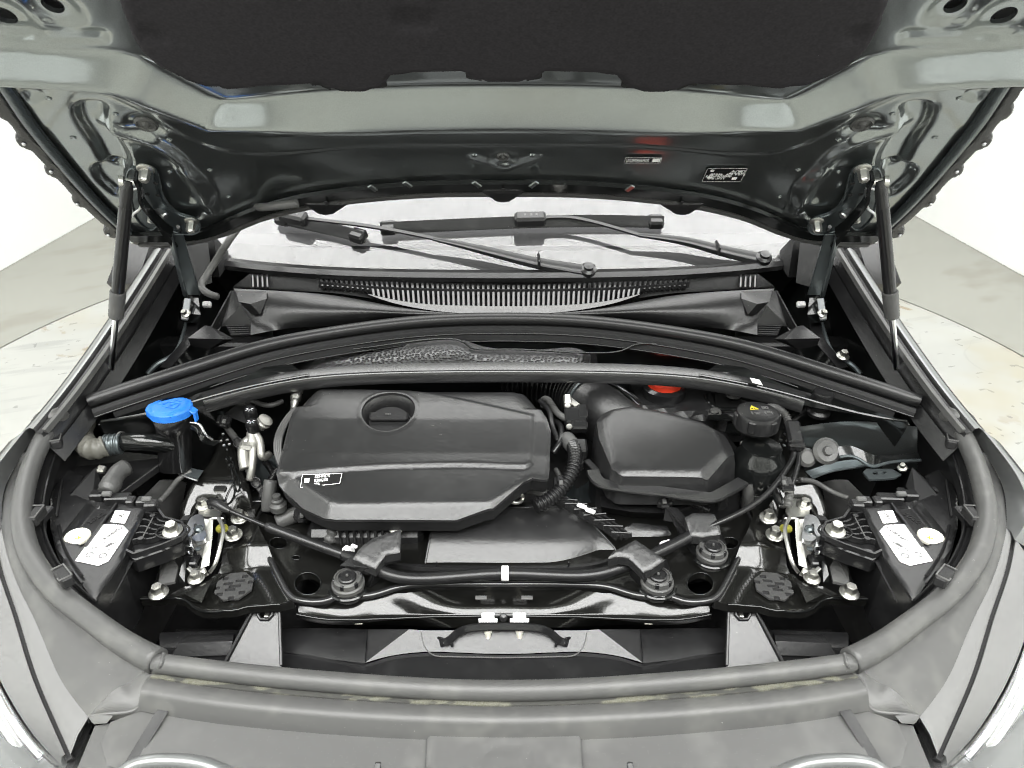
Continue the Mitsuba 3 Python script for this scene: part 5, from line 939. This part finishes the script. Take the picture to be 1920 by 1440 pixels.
for i in range(4): C('wire_bundle' if i == 0 else 'wire_bundle__wire', tube(spl([at(552 + i * 2, 765, .93), at(534 + i * 3, 786, .925), at(518 + i * 3.5, 818, .915), at(516 + i * 3.5, 846, .90), at(524 + i * 3, 872, .885)], 24), .0026, 8), 'rubber', 'bundle of thin black hoses curving round the left of the engine cover' if i == 0 else None, True)
C('wire_bundle__connector', tube(spl([at(560, 732, .935), at(554, 748, .932), at(550, 768, .928)], 10), [.008, .008, .006, .009, .009, .006, .007, .006, .005, .005], 14), 'zinc')
C('upper_bracket', hull(atz([(395, 722, .92), (470, 738, .92), (480, 760, .90), (476, 800, .88), (400, 770, .90)])), 'deep_black')
# ---------------------------------------------------------------- engine parts seen in the gaps
C('engine_block', pillow(rnd(Polygon([at(u, v, .76)[:2] for u, v in ((520, 905), (640, 975), (900, 985), (1100, 960), (1400, 920), (1380, 760), (560, 760))]), .01), .775, .01, .2, .015), 'deep_black', 'dark engine block in the gaps round the engine cover')
C('intake_manifold', rbox((.17, .05, .05), .008, at(690, 1004, .80)), 'satin_plastic', 'ribbed black intake manifold under the front of the engine cover')
for i in range(8): C('intake_manifold__rib', rbox((.004, .052, .06), .001, at(646 + i * 13, 1003, .803)), 'satin_plastic')
C('intake_manifold__bolt', bolt(at(743, 990, .842), (0, -.2, 1), .022, .014), 'zinc')
C('breather_hose', ribbed(spl([at(632, 985, .82), at(622, 1004, .815), at(616, 1020, .80)], 14), .010, .007, .1, 14), 'rubber', 'short corrugated hose under the left front of the engine cover', True)
C('alternator', cat(lathe([(.0005, -.02), (.034, -.02), (.036, .01), (.030, .024), (.0005, .026)], at(652, 1022, .775), (0, -.8, .6), 24)), 'cast_alloy', 'dull alloy casting under the left front of the engine cover')
C('radiator_hose', tube(spl([at(520, 980, .81), at(560, 962, .82), at(592, 952, .83), at(616, 950, .83)], 20), .012, 16), 'rubber', 'black radiator hose behind the left side plate', True)
C('engine_bracket', loft([atz([(560, 992, .79), (598, 962, .81), (612, 968, .81), (606, 985, .79)]), atz([(560, 990, .795), (598, 960, .815), (612, 966, .815), (606, 983, .795)])]), 'steel', 'bright bracket edge under the left of the engine cover')
C('radiator_cap', lathe([(.0004, -.01), (.012, -.01), (.013, .0), (.009, .004), (.009, .008), (.006, .010), (.006, .016), (.0004, .017)], at(521, 945, .84), n=20), 'rubber', 'small dark bleed cap behind the left side plate')
C('front_hose', tube(spl([at(508, 900, .87), at(504, 930, .85), at(502, 955, .83)], 10), .010, 14), 'rubber', 'upright black hose left of the engine cover', True)
C('eye_bolt', tube(np.array([at(968, 936, .86) + [.0095 * np.cos(a), .004, .0095 * np.sin(a)] for a in np.linspace(0, 2 * np.pi, 24)]), .003, 8), 'zinc', 'small bright lifting eye between the engine cover and the air scoop', True)
C('oil_hose', tube(spl([at(985, 918, .85), at(1010, 922, .85), at(1032, 930, .845)], 10), .007, 12), 'rubber', 'short dark hose beside the lifting eye', True)
# ---------------------------------------------------------------- headlamp units, seen from above behind the seals
ZH = .868
hu = [(108, 884), (130, 878), (155, 889), (150, 905), (131, 921), (165, 936), (216, 941), (273, 950), (262, 978), (244, 1012), (229, 1050), (200, 1092), (176, 1130), (152, 1094), (125, 1066), (104, 1030), (93, 985), (94, 930)]
HU = rnd(poly(hu, ZH), .003)
tray = rnd(poly([(172, 938), (216, 945), (160, 1022), (114, 1008)], ZH), .004)
def hu_h(x, y): return ZH - .010 * insd(tray, x, y, .004) + .0 * x
L1, L2 = 'black headlamp unit with white labels on the left', 'black headlamp unit with white labels on the right'
both('headlamp_unit', pillow(HU, hu_h, .003, .10, .004), 'satin_plastic', L1, 30, L2)
both('headlamp_unit{}__edge_strip', bar(at(219, 944, .871), at(160, 1024, .871), .003, .005), 'satin_plastic')
both('headlamp_unit{}__adjuster', lathe([(.0005, 0), (.0165, 0), (.017, .004), (.015, .0065), (.010, .0055), (.0005, .0055)], at(146, 1010, .862), n=28), 'cream_plastic', 'round cream adjuster disc')
adj = at(146, 1010, .868); both('headlamp_unit{}__adjuster_mark', cat(rbox((.010, .0016, .0006), .0002, adj + [0, .002, 0], (0, 0, 1), (1, .5, 0)), rbox((.0016, .008, .0006), .0002, adj + [0, .002, 0], (0, 0, 1), (1, .5, 0))), 'yellow_ink')
def lab(name, pts, z, text_lines, desc):
    g = poly(pts, z); m = extr(rnd(g, .0015), .0005, (0, 0, z)); ks = both('headlamp_unit{}__' + name, m, 'white_paper', desc, False)
    return g
lab('label', [(190, 983), (230, 985), (241, 996), (203, 1053), (184, 1061), (141, 1052)], ZH + .0006, None, 'large white printed label with cut corners')
lab('label', [(216, 957), (245, 959), (234, 982), (207, 979)], ZH + .0006, None, 'small white printed label')
for s in (1, -1):
    q = lambda u, v: at(u, v, ZH + .0012) * [s, 1, 1]
    x = unit(np.array([.45, .9, 0])) * np.array([s, 1, 1]) * s; pm_ = 'headlamp_unit' + ('' if s == 1 else '_001') + '__'
    pr_ = [text(t, h, q(u, v), (0, 0, 1), x, .0003, True) for t, h, u, v in (('7 214 063', .0042, 204, 1004), ('8 493 112', .0042, 212, 1000), ('12V', .0036, 196, 1018), ('A2', .0036, 190, 1030), ('0 301', .0034, 205, 1030), ('LED', .0040, 214, 1018))]
    pr_ += [place(extr(sc(tri, .008), .0003), q(u, v), (0, 0, 1), x) for u, v in ((175, 1028), (222, 1004))]
    pr_ += [place(extr(Point(0, 0).buffer(.005).difference(Point(0, 0).buffer(.0036)).union(sbox(-.003, -.0006, .003, .0006)), .0003), q(u, v), (0, 0, 1), x) for u, v in ((193, 1042), (168, 1040))]
    pr_ += [rbox((.009, .005, .0003), .0001, q(204, 1022), (0, 0, 1), x), rbox((.016, .001, .0003), .0001, q(180, 1044), (0, 0, 1), x), rbox((.012, .001, .0003), .0001, q(183, 1049), (0, 0, 1), x)]
    pr_ += [text(t, .0048, q(u, v), (0, 0, 1), x, .0003, True) for t, u, v in (('72', 224, 970), ('01', 228, 966))]
    C(pm_ + 'label_print', cat(*pr_), 'grey_ink', None, False)
    C(pm_ + 'moulded_letters', text('1012', .0075, at(180, 972, ZH - .0095) * [s, 1, 1], (0, 0, 1), x, .0006), 'deep_black', None, False)
for i, (u, v, w_) in enumerate(((184, 930, .020), (200, 926, .012), (222, 936, .036), (246, 942, .012), (268, 942, .016), (284, 948, .018))):
    both('headlamp_unit{}__connector', rbox((w_, .016, .014), .002, at(u, v, .868), (0, 0, 1), (1, .06, 0)), 'satin_plastic')
for u, v in ((200, 926), (275, 936)): both('headlamp_unit{}__connector_latch', rbox((.014, .008, .006), .0015, at(u, v, .882), (0, -.3, .9)), 'grey_trim')
both('headlamp_unit{}__line', bar(at(116, 900, ZH + .002), at(106, 968, ZH + .002), .003, .003), 'deep_black')
both('headlamp_unit{}__rim_line', tube(spl([at(110, 985, .872), at(118, 1020, .872), at(134, 1052, .872), at(154, 1080, .872)], 20), .002, 6), 'gloss_plastic')
both('headlamp_unit{}__corner_pocket', hull(atz([(130, 922, .875), (156, 889, .875), (178, 870, .885), (190, 905, .865), (170, 934, .865)]) - [0, 0, .006]), 'deep_black', None, False)
both('headlamp_unit{}__lower_box', loft([atz([(180, 1130, .76), (236, 1046, .76), (258, 1050, .76), (212, 1140, .76)]), atz([(180, 1126, .85), (234, 1046, .85), (252, 1048, .85), (208, 1130, .84)])]), 'black_plastic', None, 25)
both('headlamp_unit{}__lower_step', loft([atz([(190, 1150, .74), (226, 1100, .74), (260, 1060, .74), (270, 1070, .74), (230, 1170, .74)]), atz([(190, 1140, .80), (228, 1090, .80), (255, 1056, .80), (262, 1064, .80), (222, 1150, .80)])]), 'satin_plastic', None, 25)
# ribbed arm to the bolt
arm = [(274, 952), (296, 956), (309, 974), (342, 983), (350, 998), (341, 1010), (306, 1025), (252, 1043), (229, 1031), (244, 1000)]
AR = rnd(poly(arm, .862), .002)
both('headlamp_unit{}__arm', sheet(AR, lambda x, y: .855 + .0 * x, .02, .02), 'gloss_plastic', None, False)
ae = np.array(AR.exterior.segmentize(.006).coords); both('headlamp_unit{}__arm_rim', sweep([(-.0015, -.006), (.0015, -.006), (.0015, .002), (-.0015, .002)], np.c_[ae, np.full(len(ae), .865)]), 'satin_plastic', None, 30)
for i in range(5):
    t = i / 4; a = at(270 - 32 * t, 962 + 56 * t, .862); b = at(318 - 12 * t, 982 + 22 * t, .862); n_ = 24; w = np.linspace(0, 1, n_)[:, None]
    both('headlamp_unit{}__arm_rib', sweep([(-.0012, -.006), (.0012, -.006), (.0012, .002), (-.0012, .002)], a + (b - a) * w + np.c_[0 * w, .003 * np.sin(w * 7), 0 * w]), 'satin_plastic', None, 30)
both('headlamp_unit{}__arm_pin', cat(bar(at(287, 970, .868), at(265, 1012, .868), .0016, .002)), 'grey_trim')
for u, v in ((287, 970), (265, 1013)): both('headlamp_unit{}__arm_boss', lathe([(.0012, 0), (.0038, 0), (.0038, .004), (.0012, .004)], at(u, v, .866), n=14), 'satin_plastic')
both('headlamp_unit{}__arm_eye', tube(np.array([at(324, 996, .866) + [.022 * np.cos(a), .015 * np.sin(a), 0] for a in np.linspace(0, 2 * np.pi, 30)]), .0016, 6), 'satin_plastic')
both('headlamp_unit{}__bolt', bolt(at(324, 996, .864), (0, -.15, 1), .027, .015), 'zinc')
# ---------------------------------------------------------------- side seals, corner rubbers, front seals
bulb = [(100, 792, .955), (84, 818, .945), (64, 860, .93), (49, 907, .92), (41, 953, .91), (42, 985, .905), (52, 1028, .895), (72, 1066, .89), (98, 1100, .885), (132, 1132, .882), (180, 1168, .88), (236, 1208, .878), (296, 1240, .876)]
bp_ = spl(atz(bulb), 80); fo_ = [(76, 793, .945), (44, 848, .925), (12, 907, .905), (2, 982, .89), (14, 1041, .88), (35, 1099, .872), (58, 1145, .866), (84, 1205, .86), (116, 1275, .854), (166, 1343, .846)]
fo = spl(atz(fo_), 80); c8 = [(.0128 * np.cos(a), .0128 * np.sin(a)) for a in np.arange(16) / 16 * 2 * np.pi]
both('side_seal', sweep(c8, bp_, scale=np.interp(np.linspace(0, 1, 80), [0, .1, .8, 1], [1.05, 1, 1, 1.12])), 'rubber', 'thick black rubber seal curving along the left of the engine bay', True, 'thick black rubber seal curving along the right of the engine bay')
t80 = np.linspace(0, 1, 80)[:, None]
bo = bp_ + [-.006, 0, -.006]; midc = (bo * .5 + fo * .5) + np.c_[0 * t80, 0 * t80, -.004 + .010 * t80]
end_ = spl([at(288, 1262, .866), at(272, 1288, .866), at(262, 1326, .856)], 3)
both('side_seal{}__flap', strips([k_ for k_ in (bp_ + [.002, 0, -.008], bo, bo * .72 + fo * .28 - np.c_[0 * t80, 0 * t80, .006 + 0 * t80], midc, fo, fo + [-.002, 0, -.012])], 80), 'rubber', None, 60)
e1 = spl([bp_[-1] + [.002, 0, -.006], bo[-1], bo[-1] * .6 + fo[-1] * .4 + [0, 0, .002], midc[-1], fo[-1]], 30); e2 = spl(atz([(302, 1246, .870), (288, 1264, .867), (271, 1289, .864), (263, 1327, .853), (212, 1338, .850), (167, 1344, .846)]), 30)
both('side_seal{}__corner', strips([e1, (e1 + e2) / 2 + [0, 0, .002], e2, e2 - [0, 0, .01]], 30), 'rubber', None, 60)
both('side_seal{}__corner_edge', tube(spl(atz([(307, 1226, .885), (302, 1246, .884), (288, 1264, .868), (270, 1288, .867), (265, 1312, .858), (258, 1328, .852), (210, 1338, .85), (168, 1343, .848)]), 40), .0022, 8), 'rubber')
both('side_seal{}__end_collar', tube(spl(atz([(120, 776, .955), (100, 782, .962), (86, 790, .957), (80, 800, .945)]), 14), [.010] + [.0165] * 12 + [.010], 18), 'rubber', None, True)
both('side_seal{}__end_foot', hull(atz([(110, 775, .955), (130, 778, .95), (132, 800, .93), (118, 806, .93), (100, 800, .94)])), 'matte_black')
inn = spl(atz([(118, 806, .935), (104, 842, .92), (88, 890, .905), (78, 935, .897), (76, 980, .89), (88, 1026, .882), (110, 1066, .876), (140, 1100, .872), (180, 1136, .868), (222, 1170, .866), (300, 1216, .862)]), 80)
both('side_seal{}__inner_flange', strips([bp_ + [.004, 0, .0], bp_ * .5 + inn * .5 - [0, 0, .008], inn - [0, 0, .004], inn + [.002, 0, -.002], inn + [.003, 0, -.02]], 80), 'satin_plastic', None, 40)
both('side_seal{}__groove_rail', tube(inn[8:60] + [.004, 0, .002], .0018, 6), 'gloss_plastic')
for i, (u, v, a) in enumerate(((68, 968, 1.5), (120, 1082, .75), (108, 826, 1.2))):
    p = at(u, v, .905 if i < 2 else .935); x = (np.cos(a), -np.sin(a), 0)
    both('side_seal{}__clip', rbox((.030, .014, .014), .002, p, (0, 0, 1), x), 'deep_black')
    both('side_seal{}__clip_rim', tube(place(trimesh.Trimesh([[-.013, -.008, .008], [-.013, .006, .008], [.013, .006, .008], [.013, -.008, .008], [.008, -.008, .008]], [[0, 1, 2]], process=False), p, (0, 0, 1), x).vertices, .0012, 6), 'grey_trim')
for u, v in ((83, 968),): both('side_seal{}__clip_block', rbox((.012, .034, .012), .002, at(u, v, .89)), 'satin_plastic')
fs = [(292, 1243, .876), (400, 1257, .876), (520, 1270, .876), (660, 1282, .876), (800, 1291, .876), (945, 1295, .876)]
fsp = full(fs); fsp = spl(fsp, 110)
C('front_seal', sweep([(.0105 * np.cos(a), .0105 * np.sin(a)) for a in np.arange(16) / 16 * 2 * np.pi], fsp), 'rubber', 'round black rubber seal along the front of the engine bay', True)
ls = spl(full([(276, 1292, .862), (400, 1312, .862), (520, 1325, .862), (660, 1336, .862), (800, 1343, .862), (945, 1346, .862)]), 110)
C('front_seal__lower_strip', sweep([(.018, -.012), (.012, .004), (.006, .0085), (-.004, .0085), (-.014, .004), (-.020, -.002), (-.022, -.012)], ls), 'rubber', 'broad grey rubber strip with dust below the front seal', 45)
C('front_seal__dusty_joint', sweep([(-.004, -.003), (.004, -.003), (.003, .002), (-.003, .002)], (fsp * .54 + ls * .46) - [0, 0, .002]), 'crud', 'pale dust caught along the joint of the front seal', 30)
# ---------------------------------------------------------------- cover over the radiator grille
ZC = .850
both('front_cover', pillow(rnd(poly([(300, 1318), (420, 1338), (560, 1352), (700, 1360), (806, 1366), (806, 1500), (236, 1500), (250, 1430)], ZC), .004), ZC, .004, .02, .008), 'grey_trim', 'dark grey plastic cover panel at the left of the grille', 40, 'dark grey plastic cover panel at the right of the grille')
CP = rnd(poly([(802, 1350), (1088, 1350), (1096, 1520), (794, 1520)], ZC + .004), .004); EM = rnd(poly([(905, 1402), (985, 1402), (988, 1460), (902, 1460)], ZC + .004), .008)
C('centre_cover', pillow(CP, ZC + .004, .003, .02, .006, None, lambda x, y: -.0025 * sq(edge_dist(EM, x, y), .0022)), 'grey_trim', 'grey plastic cover panel in the middle with a rounded outline pressed into it', 40)
both('front_cover{}__diagonal_step', hull(atz([(300, 1318, .858), (322, 1321, .858), (272, 1400, .852), (232, 1445, .848), (228, 1436, .848), (262, 1394, .852)]) - [0, 0, .002]), 'black_plastic')
both('front_cover{}__ear', hull(atz([(206, 1350, .852), (262, 1330, .852), (298, 1320, .852), (268, 1382, .846), (232, 1440, .842), (200, 1432, .842), (188, 1390, .848)]) - [0, 0, .003]), 'rubber')
both('front_cover{}__ear', hull(atz([(176, 1356, .846), (212, 1350, .850), (240, 1440, .842), (136, 1452, .836)]) - [0, 0, .004]), 'rubber')
both('front_cover{}__ear_tab', hull(atz([(166, 1346, .852), (180, 1340, .854), (212, 1342, .854), (200, 1356, .850), (176, 1358, .848)])), 'rubber')
both('front_cover{}__slot', extr(poly([(704, 1430), (714, 1430), (714, 1444), (702, 1444)], ZC), .0012, (0, 0, ZC)), 'deep_black')
both('front_cover{}__slot_tab', rbox((.005, .006, .002), .0006, at(708, 1437, ZC + .0015)), 'grey_ink')
both('grille_trim', tube(spl(atz([(215, 1470, .84), (240, 1442, .846), (275, 1429, .85), (330, 1427, .85), (390, 1436, .85), (430, 1452, .848), (600, 1480, .845), (800, 1490, .845)]), 40), .007, 12), 'body_paint', 'pale curved painted edge at the lower left corner of the cover', True, 'pale curved painted edge at the lower right corner of the cover')
bx = np.array([(-.86, 1.02), (-.80, .80), (-.70, .60), (-.52, .44), (-.28, .365), (0, .345), (.28, .365), (.52, .44), (.70, .60), (.80, .80), (.86, 1.02)]); inb = bx * [.86, 1] + [0, .10]
C('bumper', loft_open([spl(np.c_[k, np.full(len(k), z)], 70) for k, z in ((inb, .790), (bx, .775), (bx * [1.02, 1] - [0, .03], .70), (bx * [1.02, 1] - [0, .03], .40), (bx, .22), (inb, .22))]), 'body_paint', 'grey front bumper below the edge of the frame', 60)
# body panels beside the corner rubbers, headlamps
gr = [(-10, 1010, .882), (2, 1072, .872), (28, 1150, .862), (62, 1260, .850), (96, 1342, .838), (128, 1414, .828)]
hd = [(-60, 1090, .868), (-40, 1170, .855), (-6, 1262, .836), (24, 1318, .822), (62, 1374, .812), (114, 1430, .802)]
f2 = spl(atz([(2, 985, .888), (14, 1041, .878), (35, 1099, .870), (58, 1145, .864), (84, 1205, .858), (116, 1275, .852), (166, 1345, .844)]), 40)
g2 = spl(atz(gr), 40); h2 = spl(atz(hd), 40)
both('corner_panel', strips([f2 + [.004, 0, -.002], f2, (f2 + g2) / 2 + [0, 0, .0015], g2 + [.0025, 0, .000], g2 + [.002, 0, -.008]], 40), 'panel_grey', 'grey painted panel between the left corner rubber and its groove', 50, 'grey painted panel between the right corner rubber and its groove')
both('corner_panel{}__groove', sweep([(-.004, -.004), (.004, -.004), (.003, 0), (-.003, 0)], g2 - [0, 0, .008]), 'deep_black')
both('wing_front', strips([g2 + [-.003, 0, -.008], g2 + [-.0035, 0, -.0005], (g2 + h2) / 2 + [-.002, 0, .003], h2, h2 - [0, 0, .006]], 40), 'panel_grey', 'grey painted front tip of the left wing above the headlamp', 50, 'grey painted front tip of the right wing above the headlamp')
up1 = spl(atz([(48, 806, .964), (8, 856, .948), (-30, 920, .925), (-30, 985, .90), (-12, 1012, .884)]), 30); up0 = spl(atz([(74, 796, .95), (44, 848, .928), (12, 907, .908), (3, 960, .896), (2, 990, .888)]), 30)
both('wing_front{}__top', strips([up0, (up0 + up1) / 2 + [0, 0, .003], up1, up1 + [-.03, 0, -.02], up1 + [-.07, .0, -.09], up1 + [-.1, 0, -.3], up1 + [-.1, 0, -.6]], 30), 'body_paint', None, 60)
out = spl(atz([(-160, 1180, .75), (-110, 1290, .74), (-60, 1390, .73), (20, 1480, .72)]), 40)
both('headlamp_lens', strips([h2 + [-.003, 0, -.003], h2 * .6 + out * .4 + [-.010, -.006, .012], out], 40), 'lamp_lens', 'clear headlamp lens at the lower left corner', 60, 'clear headlamp lens at the lower right corner')
both('headlamp_lens{}__bowl', strips([h2 + [-.004, 0, -.012], h2 * .6 + out * .4 + [.0, .01, -.035], out + [.0, .02, -.02]], 40), 'grey_trim', None, 60)
for i, (k, r_) in enumerate(((.10, .006), (.26, .009), (.42, .007))):
    both('headlamp_lens{}__chrome_strip', tube((h2 * (1 - k) + out * k - [0, 0, .014])[6:36], r_, 12), 'chrome', None, True)
for i in range(9): both('headlamp_lens{}__light_fin', bar((h2 * .86 + out * .14)[10 + i * 2] - [0, 0, .008], (h2 * .80 + out * .20)[10 + i * 2] - [0, 0, .010], .003, .006), 'white_paper')
for s in (-1, 1): C('front_wheel', lathe([(.0005, -.10), (.22, -.10), (.31, -.09), (.34, -.05), (.34, .05), (.31, .09), (.22, .10), (.0005, .10)], (s * .70, 1.06, .34), (1, 0, 0), 40), 'rubber')
both('gap_wedge', loft([atz([(168, 1346, .80), (178, 1350, .80), (132, 1450, .80), (118, 1450, .80)]), atz([(168, 1346, .82), (178, 1350, .82), (132, 1450, .81), (118, 1450, .81)])]), 'deep_black')  # solid dark piece standing in for the shade in a hollow gap
# ---------------------------------------------------------------- wiring, small hoses and plugs in the gaps
def run(nm, pts, r, mat, lab=None, rib=None):
    P = spl(atz(pts), 40); return C(nm, ribbed(P, r, rib, .12, 12) if rib else tube(P, r, 10), mat, lab, True)
run('wiring_loom', [(424, 800, .885), (446, 830, .875), (462, 870, .86), (480, 905, .845), (500, 930, .835)], .0055, 'rubber', 'taped black wiring loom running down beside the left front rail')
run('wiring_loom', [(520, 880, .85), (508, 905, .84), (516, 935, .83), (545, 960, .82), (580, 975, .815)], .006, 'gloss_plastic', 'ribbed wiring loom curling under the left of the engine cover', .005)
run('wiring_loom', [(1042, 880, .87), (1052, 905, .865), (1046, 930, .855), (1020, 955, .85)], .004, 'rubber', 'thin black wiring loom beside the corrugated conduit')
run('wiring_loom', [(1392, 830, .89), (1410, 870, .875), (1440, 900, .86), (1460, 930, .85), (1470, 950, .845)], .0048, 'rubber', 'black wiring loom between the coolant tank and the right front rail')
run('wiring_loom', [(1500, 900, .86), (1530, 905, .85), (1556, 920, .84), (1590, 934, .84)], .004, 'rubber', 'black wiring loom reaching the plugs of the right headlamp unit')
run('wiring_loom', [(300, 940, .85), (318, 920, .85), (336, 898, .855), (360, 884, .86)], .004, 'rubber', 'black wiring loom reaching the plugs of the left headlamp unit')
run('wiring_loom', [(430, 748, .925), (452, 756, .92), (470, 752, .915), (500, 760, .91), (530, 752, .91)], .0042, 'rubber', 'black wiring loom under the left end of the cross beam')
run('wiring_loom', [(1186, 916, .86), (1230, 936, .85), (1280, 940, .845), (1330, 958, .84)], .005, 'gloss_plastic', 'ribbed black wiring loom below the air filter box', .0045)
run('vacuum_hose', [(1012, 752, .915), (1030, 772, .918), (1036, 800, .912), (1046, 826, .90)], .0042, 'clean_rubber', 'slim black vacuum hose at the right edge of the engine cover')
run('vacuum_hose', [(1180, 738, .905), (1200, 752, .90), (1216, 764, .90)], .004, 'clean_rubber', 'slim black vacuum hose between the intake hose and the red capped reservoir')
run('vacuum_hose', [(1110, 716, .92), (1140, 726, .925), (1166, 744, .922), (1184, 762, .912)], .0048, 'gloss_paint', 'glossy black pipe crossing the intake hose, the nearer of two')
run('vacuum_hose', [(1122, 712, .92), (1152, 722, .925), (1178, 740, .922), (1198, 760, .912)], .0048, 'gloss_paint')
for u, v, z, ax, lb in ((500, 928, .842, (.3, -.5, .8), 'small black plug beside the bleed cap'), (1052, 905, .875, (-.3, -.5, .8), 'small black plug beside the corrugated conduit'), (1470, 905, .872, (.2, -.4, .9), 'small black plug on the right front rail'),
                        (420, 790, .90, (.2, -.4, .9), 'small black plug near the blue washer cap'), (1246, 940, .858, (0, -.4, .9), 'small black plug below the air filter box'), (566, 966, .83, (0, -.4, .9), 'small black plug under the engine cover')):
    k = C('wiring_plug', cat(rbox((.022, .016, .014), .002, at(u, v, z), ax), rbox((.012, .022, .008), .002, at(u, v, z + .004), ax)), 'satin_plastic', lb)[5:]
    C(k + '__lock_tab', rbox((.006, .008, .004), .001, at(u, v, z + .009), ax), 'grey_trim')
for u, v, z in ((446, 830, .882), (480, 905, .852), (1440, 900, .866)):
    C('cable_tie', tube(np.array([at(u, v, z) + [.007 * np.cos(a), .003 * np.sin(a), .007 * np.sin(a)] for a in np.linspace(0, 6.28, 16)]), .0014, 6), 'gloss_plastic', None, True)
# a second, lower layer of the engine
C('exhaust_shield', pillow(rnd(Polygon([at(u, v, .80)[:2] for u, v in ((1060, 880), (1120, 900), (1110, 950), (1040, 950))]), .006), lambda x, y: .795 + .02 * np.sin(x * 90), .006, .05, .006), 'dark_steel', 'dull steel shield deep between the engine cover and the air filter box', 40)
C('pulley', lathe([(.0005, -.01), (.03, -.01), (.034, -.006), (.03, -.002), (.034, .003), (.030, .008), (.018, .008), (.016, .003), (.0005, .003)], at(500, 885, .80), (.7, -.3, .6), 28), 'dark_steel', 'grooved steel pulley deep at the left of the engine')
C('drive_belt', tube(spl(atz([(486, 850, .82), (500, 870, .825), (516, 900, .81), (512, 940, .79)]), 24), .005, 8), 'clean_rubber', 'black drive belt at the left of the engine', True)
